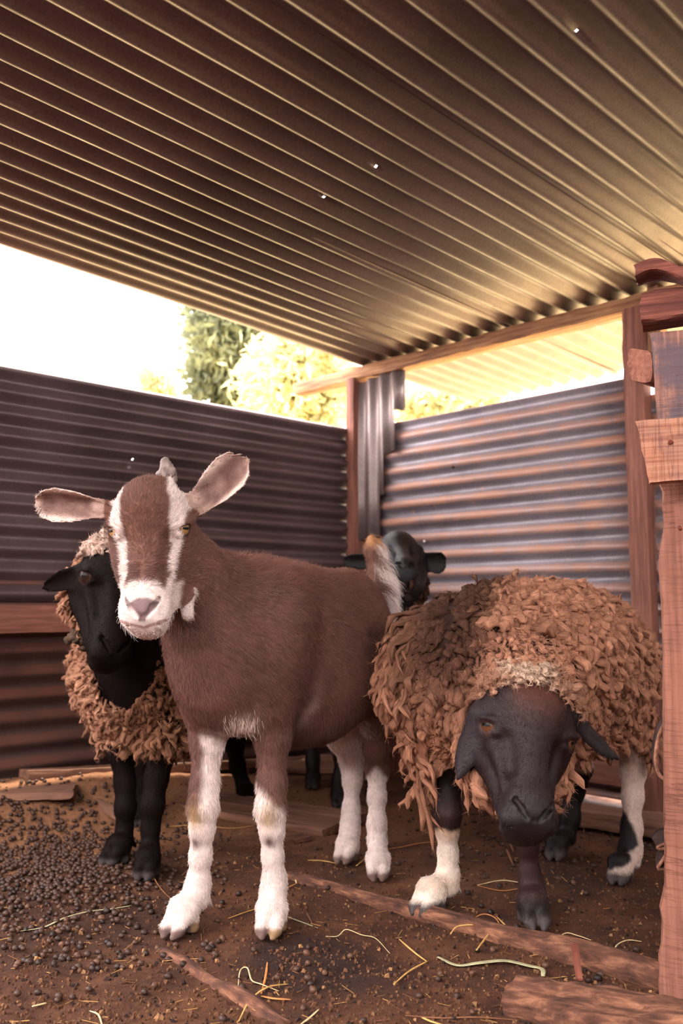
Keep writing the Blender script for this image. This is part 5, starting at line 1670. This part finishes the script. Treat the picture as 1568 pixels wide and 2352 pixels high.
rest = np.concatenate([rest, extra]); hr = np.concatenate([hr, ground_h(extra[:, 0], extra[:, 1]) + .004])
inn = (((rest - C) @ A_) > .06) & (((rest - C) @ B_) > .06); rest = rest[inn]; hr = hr[inn]
n = len(rest)
Vr = (ICV[None] * [.0056, .0052, .0046] * rg.uniform(.8, 1.25, (n, 1, 1)) + np.stack([rest[:, 0], rest[:, 1], hr + .003], 1)[:, None])
Fr = ICF[None] + (np.arange(n) * len(ICV))[:, None, None]
tag(link('droppings_heap', np_mesh('droppings_heap', Vr.reshape(-1, 3), Fr.reshape(-1, 3)), None, M_DROP), kind='stuff')

# crumbs of earth and chaff
t = NT('crumb', 0.95, 0.2); a_ = t.n('Attribute', attribute_name='col'); t.base(a_.outputs['Color']); M_CRUMB = t.m
n = 9000
uu, vv_ = rg.uniform(-40, 1600, n), 1790 + 570 * rg.random(n) ** .8
PC = np.array([gq(u, v) for u, v in zip(uu, vv_)]); PC = PC[(((PC - C) @ A_) > .05) & (((PC - C) @ B_) > .05)]; n = len(PC)
CV = np.array([(1, 0, -.6), (-.5, .87, -.6), (-.5, -.87, -.6), (.5, .4, .7), (-.6, .1, .8), (.1, -.6, .6)], float)
CF = np.array([(0, 1, 3), (1, 4, 3), (1, 2, 4), (2, 5, 4), (2, 0, 5), (0, 3, 5), (3, 4, 5), (0, 2, 1)])
sz = np.minimum(rg.gamma(2.0, .0009, n) + .0008, .005)
Vc = CV[None] * rg.uniform(.6, 1.4, (n, 6, 3)) * sz[:, None, None]
an = rg.uniform(0, 6.28, n); ca, sa = np.cos(an)[:, None], np.sin(an)[:, None]
Vc = np.stack([Vc[..., 0] * ca - Vc[..., 1] * sa, Vc[..., 0] * sa + Vc[..., 1] * ca, Vc[..., 2] * .8], -1)
PC[:, 2] = ground_h(PC[:, 0], PC[:, 1]) + sz * .3
Vc = Vc + PC[:, None]
cc = np.where(rg.random(n)[:, None] < .75, srgb(88, 58, 40), np.where(rg.random(n)[:, None] < .6, srgb(46, 32, 28), srgb(132, 96, 64))) * rg.uniform(.6, 1.35, (n, 1))
tag(link('earth_crumbs', np_mesh('earth_crumbs', Vc.reshape(-1, 3), (CF[None] + (np.arange(n) * 6)[:, None, None]).reshape(-1, 3), np.repeat(cc, 6, 0), smooth=False), None, M_CRUMB), kind='stuff')

# ------------------------------------------------------------------ straw and stalks
def m_straw(name, c): 
    t = NT(name, 0.6, 0.35); v = t.n('Attribute', attribute_name='gr')
    t.base(t.mix(1.0, tuple(c), t.ramp(t.noise(60, 4, v.outputs['Vector']), [(.3, (.7,) * 3), (.7, (1.2,) * 3)]), 'MULTIPLY')); return t.m


MS = {'y': m_straw('straw_yellow', srgb(206, 160, 92)), 'p': m_straw('straw_pale', srgb(214, 188, 140)), 'g': m_straw('straw_green', srgb(166, 160, 122)), 'b': m_straw('straw_brown', srgb(132, 86, 58)), 'o': m_straw('straw_orange', srgb(186, 120, 66))}
STRAW = [
    ('g', .0030, [(45, 2147), (100, 2132), (150, 2112), (205, 2092), (255, 2088), (302, 2083)], 'dry green grass blade lying among the droppings at left', 'blade'),
    ('p', .0011, [(237, 1961), (270, 1962), (295, 1972), (318, 1986)], 'thin pale straw beside the hoof of the left sheep', 'stalk'),
    ('b', .0014, [(333, 1972), (345, 2005), (370, 2045), (410, 2074)], 'brown stem between left sheep hoof and goat hoof', 'stalk'),
    ('y', .0012, [(524, 2109), (560, 2098), (592, 2088)], 'straw left of the front goat hoof at centre', 'stalk'),
    ('g', .0014, [(658, 2113), (695, 2119), (730, 2129)], 'greenish straw right of the goat hoof at centre', 'stalk'),
    ('b', .0011, [(704, 2096), (716, 2123)], 'tiny brown twig crossing the greenish straw by the goat hoof', 'twig'),
    ('p', .0020, [(675, 2004), (681, 2030)], 'short pale stalk standing at the near end of the long pole', 'stalk'),
    ('o', .0022, [(655, 2046), (682, 2030)], 'orange straw bit at the near end of the long pole', 'stalk'),
    ('y', .0036, [(707, 1977), (740, 1975), (772, 1978)], 'flat yellow chip of straw left of the hind goat hoof', 'stalk'),
    ('y', .0026, [(818, 1988), (846, 1966)], 'yellow straw between the two hind goat hooves', 'stalk'),
    ('o', .0016, [(885, 1951), (925, 1948), (965, 1943), (1003, 1936)], 'long orange straw between goat and right sheep', 'stalk'),
    ('p', .0010, [(748, 2146), (775, 2148), (795, 2140), (830, 2148), (862, 2160), (895, 2182)], 'curly pale straw on the dark wet patch', 'stalk'),
    ('y', .0018, [(916, 2160), (950, 2185), (981, 2208)], 'yellow straw, upper arm of the bent pair below the long pole', 'stalk'),
    ('y', .0018, [(981, 2208), (940, 2230), (904, 2264)], 'yellow straw, lower arm of the bent pair below the long pole', 'stalk'),
    ('g', .0060, [(1005, 2199), (1050, 2216), (1100, 2220), (1160, 2217), (1215, 2226), (1245, 2236), (1247, 2248)], 'long pale green leaf blade below the long pole', 'blade'),
    ('y', .0018, [(1034, 2162), (1052, 2149), (1098, 2145), (1122, 2156)], 'yellow bent straw lying against the long pole', 'stalk'),
    ('y', .0018, [(1123, 2155), (1094, 2196)], 'yellow straw slanting down from the long pole', 'stalk'),
    ('o', .0014, [(1084, 2109), (1112, 2104), (1140, 2115), (1152, 2142)], 'orange curved straw behind the long pole', 'stalk'),
    ('y', .0018, [(1140, 2104), (1165, 2128), (1184, 2151)], 'dull yellow straw behind the long pole, below the black hoof', 'stalk'),
    ('p', .0011, [(1262, 2174), (1296, 2143), (1325, 2148), (1357, 2155)], 'bent thin pale straw right of the black hoof', 'stalk'),
    ('p', .0016, [(1196, 2029), (1150, 2023), (1096, 2033)], 'upper half of folded straw beside the black foreleg', 'stalk'),
    ('o', .0020, [(1096, 2034), (1150, 2043), (1194, 2043)], 'lower half of folded straw beside the black foreleg', 'stalk'),
    ('b', .0030, [(1166, 1925), (1172, 1944), (1179, 1960)], 'upper brown chip under the head of the right sheep', 'stalk'),
    ('b', .0030, [(1163, 1956), (1170, 1974), (1179, 1990)], 'lower brown chip under the head of the right sheep', 'stalk'),
    ('y', .0014, [(1347, 1864), (1343, 1888), (1340, 1912)], 'upright straw between the hind legs of the right sheep', 'stalk'),
    ('p', .0014, [(1416, 2196), (1414, 2175), (1440, 2158), (1473, 2160)], 'curved pale straw near the fence foot', 'stalk'),
    ('o', .0030, [(1411, 2216), (1440, 2206), (1476, 2190)], 'thick orange straw near the fence foot', 'stalk'),
    ('g', .0026, [(1439, 2224), (1485, 2216), (1532, 2206)], 'green stalk pointing at the fence foot', 'stalk'),
    ('g', .0020, [(1349, 2177), (1373, 2204)], 'short green stalk lying behind the long pole', 'stalk'),
    ('p', .0018, [(1548, 2148), (1530, 2170), (1512, 2192)], 'pale straw tuft at the base of the fence post', 'stalk'),
    ('p', .0012, [(546, 2262), (552, 2230), (568, 2228), (578, 2252), (600, 2264), (640, 2272)], 'curly pale straw at bottom centre', 'stalk'),
    ('o', .0020, [(614, 2208), (610, 2240), (600, 2280)], 'orange upright straw at bottom centre', 'stalk'),
    ('y', .0016, [(548, 2338), (575, 2296), (615, 2272), (662, 2254)], 'long yellow straw crossing the buried pole', 'stalk'),
    ('o', .0030, [(600, 2285), (630, 2294), (668, 2296)], 'flat orange straw on the buried pole', 'stalk'),
    ('y', .0026, [(964, 2330), (990, 2342), (1020, 2356)], 'thick yellow straw at the bottom edge, right of centre', 'stalk'),
    ('p', .0020, [(690, 2356), (712, 2338), (732, 2318)], 'pale straw at the bottom edge near centre', 'stalk'),
    ('p', .0014, [(206, 2324), (226, 2332), (236, 2356)], 'curved pale straw at the bottom left edge', 'stalk'),
    ('p', .0018, [(74, 2316), (106, 2303)], 'short pale straw in the bottom left corner', 'stalk'),
    ('y', .0013, [(376, 1902), (450, 1903), (530, 1904), (590, 1898)], 'long thin straw behind the goat forelegs', 'stalk'),
    ('y', .0013, [(650, 1893), (670, 1872), (697, 1844)], 'thin straw slanting behind the left goat foreleg', 'stalk'),
    ('b', .0012, [(930, 2330), (1010, 2336), (1090, 2344), (1190, 2346)], 'brown twig in front of the rough slab', 'twig'),
]
for i, (mk, w, pp, lab, cat_) in enumerate(STRAW):
    P = np.array([gq(u, v) for u, v in pp])
    P[:, 2] = ground_h(P[:, 0], P[:, 1]) + w * .5 + .0012 + .003 * rg.random(len(P)) + (.004 if cat_ == 'stalk' and len(pp) > 3 else 0) * np.sin(np.linspace(0, math.pi, len(P)))
    if 'the long pole' in lab and 'below' not in lab and 'behind' not in lab and 'near end' not in lab: P[:, 2] += .008
    flat = .10 if cat_ == 'blade' else (.3 if w > .0018 else .7)
    o = tube({'blade': 'grass_blade', 'twig': 'twig', 'stalk': 'straw'}[cat_], P, w, None, MS[mk], 6, [.55, 1, 1, .9, .5] if len(pp) > 2 else [.8, 1, .8], .12, i, flat, True, max(6, 6 * len(pp)))
    tag(o, lab, {'blade': 'grass blade', 'twig': 'twig', 'stalk': 'straw'}[cat_], 'straw scattered on the floor')
# fine chaff nobody could count
n = 450
uu, vv_ = rg.uniform(0, 1560, n), 1850 + 500 * rg.random(n)
Pa = np.array([gq(u, v) for u, v in zip(uu, vv_)]); an = rg.uniform(0, 3.14, n); ln = rg.uniform(.004, .016, n); w = rg.uniform(.0003, .0008, n)
Pa[:, 2] = ground_h(Pa[:, 0], Pa[:, 1]) + .0015
dx = np.stack([np.cos(an), np.sin(an), rg.normal(0, .2, n)], 1); dy = np.stack([-np.sin(an), np.cos(an), np.zeros(n)], 1)
Q = np.stack([Pa - dx * ln[:, None] - dy * w[:, None], Pa + dx * ln[:, None] - dy * w[:, None], Pa + dx * ln[:, None] + dy * w[:, None], Pa - dx * ln[:, None] + dy * w[:, None],
              Pa + Z_ * w[:, None] * 1.5 - dx * ln[:, None], Pa + Z_ * w[:, None] * 1.5 + dx * ln[:, None]], 1)
Fz = np.array([(0, 1, 5, 4), (4, 5, 2, 3), (0, 3, 2, 1)])[None] + (np.arange(n) * 6)[:, None, None]
ch = np.where(rg.random(n)[:, None] < .6, srgb(170, 126, 76), srgb(110, 72, 48)) * rg.uniform(.7, 1.2, (n, 1))
tag(link('chaff', np_mesh('chaff', Q.reshape(-1, 3), Fz.reshape(-1, 4), np.repeat(ch, 6, 0)), None, M_CRUMB), kind='stuff')

# ------------------------------------------------------------------ trees outside
def m_leaf(name, c1, c2):
    t = NT(name, 0.6, 0.3)
    ob = t.n('Attribute', attribute_name='col')
    c = t.mix(1.0, t.ramp(t.noise(1.4, 3, t.coord()), [(.35, tuple(c1)), (.65, tuple(c2))]), ob.outputs['Color'], 'MULTIPLY')
    t.base(c)
    tr = t.n('BsdfTranslucent'); t.l(c, tr.inputs['Color'])
    mx = t.n('MixShader'); mx.inputs[0].default_value = .45
    out = t.t.nodes['Material Output']
    t.l(t.b.outputs[0], mx.inputs[1]); t.l(tr.outputs[0], mx.inputs[2]); t.l(mx.outputs[0], out.inputs['Surface'])
    return t.m


M_LDARK = m_leaf('leaf_dark', srgb(100, 104, 76), srgb(136, 140, 104)); M_LPALE = m_leaf('leaf_pale', srgb(174, 166, 118), srgb(216, 208, 156))
M_BARK = m_wood('bark', srgb(70, 54, 44), srgb(104, 84, 68))


def tree(c, rad, n, leaf, mat, label, seed, droopy=0.0, name='tree', groups=26):
    rg_ = np.random.default_rng(seed); c = np.asarray(c, float)
    o = empty(name, (c[0], c[1], -.06), label, 'tree' if name == 'tree' else 'bush')
    tr = [np.array([c[0], c[1], -.1]), np.array([c[0] + .1, c[1], c[2] * .5]), np.array([c[0], c[1], c[2] + rad[2] * .6])]
    tube('trunk', tr, .05 * c[2], o, M_BARK, 10, [1, .7, .25], .15, seed, sub=14)
    cl = rg_.normal(0, 1, (groups, 3)); cl /= np.linalg.norm(cl, axis=1)[:, None]; cl *= rg_.random((groups, 1)) ** .4 * .8
    k = rg_.integers(0, groups, n)
    P = c + (cl[k] + rg_.normal(0, .19, (n, 3))) * rad
    P = P[P[:, 2] > .05]; n = len(P)
    N = rg_.normal(0, 1, (n, 3)); N /= np.linalg.norm(N, axis=1)[:, None]
    U = np.cross(N, rg_.normal(0, 1, (n, 3))); U[:, 2] -= droopy; U /= np.linalg.norm(U, axis=1)[:, None]; S_ = np.cross(N, U); S_ /= np.linalg.norm(S_, axis=1)[:, None]
    l = leaf * rg_.uniform(.6, 1.4, (n, 1)); w = l * .34
    V = np.stack([P - U * l, P + S_ * w + N * w * .3, P + U * l, P - S_ * w + N * w * .3], 1)
    Fq = (np.arange(n) * 4)[:, None] + np.array([[0, 1, 2, 3]])
    col = np.repeat(rg_.uniform(.65, 1.25, (n, 1)) * np.ones(3), 4, 0)
    f = link('foliage', np_mesh('foliage', V.reshape(-1, 3), Fq, col), o, mat); f['kind'] = 'stuff'
    return o


tree(q(548, 800, 9.0), (.60, .6, .85), 16000, .055, M_LDARK, 'dull green tree beyond the left wall', 71, .5)
tree(q(700, 885, 7.0), (.50, .6, .52), 8000, .050, M_LPALE, 'pale yellow-green bush beyond the wall corner', 72, 0, 'bush')
tree(q(360, 905, 8.0), (.22, .3, .26), 1600, .045, M_LPALE, 'small sparse bush just above the left wall', 73, 0, 'bush')
tree(q(1020, 930, 7.5), (.50, .5, .42), 7000, .050, M_LPALE, 'sunlit bush behind the right wall', 74, 0, 'bush')
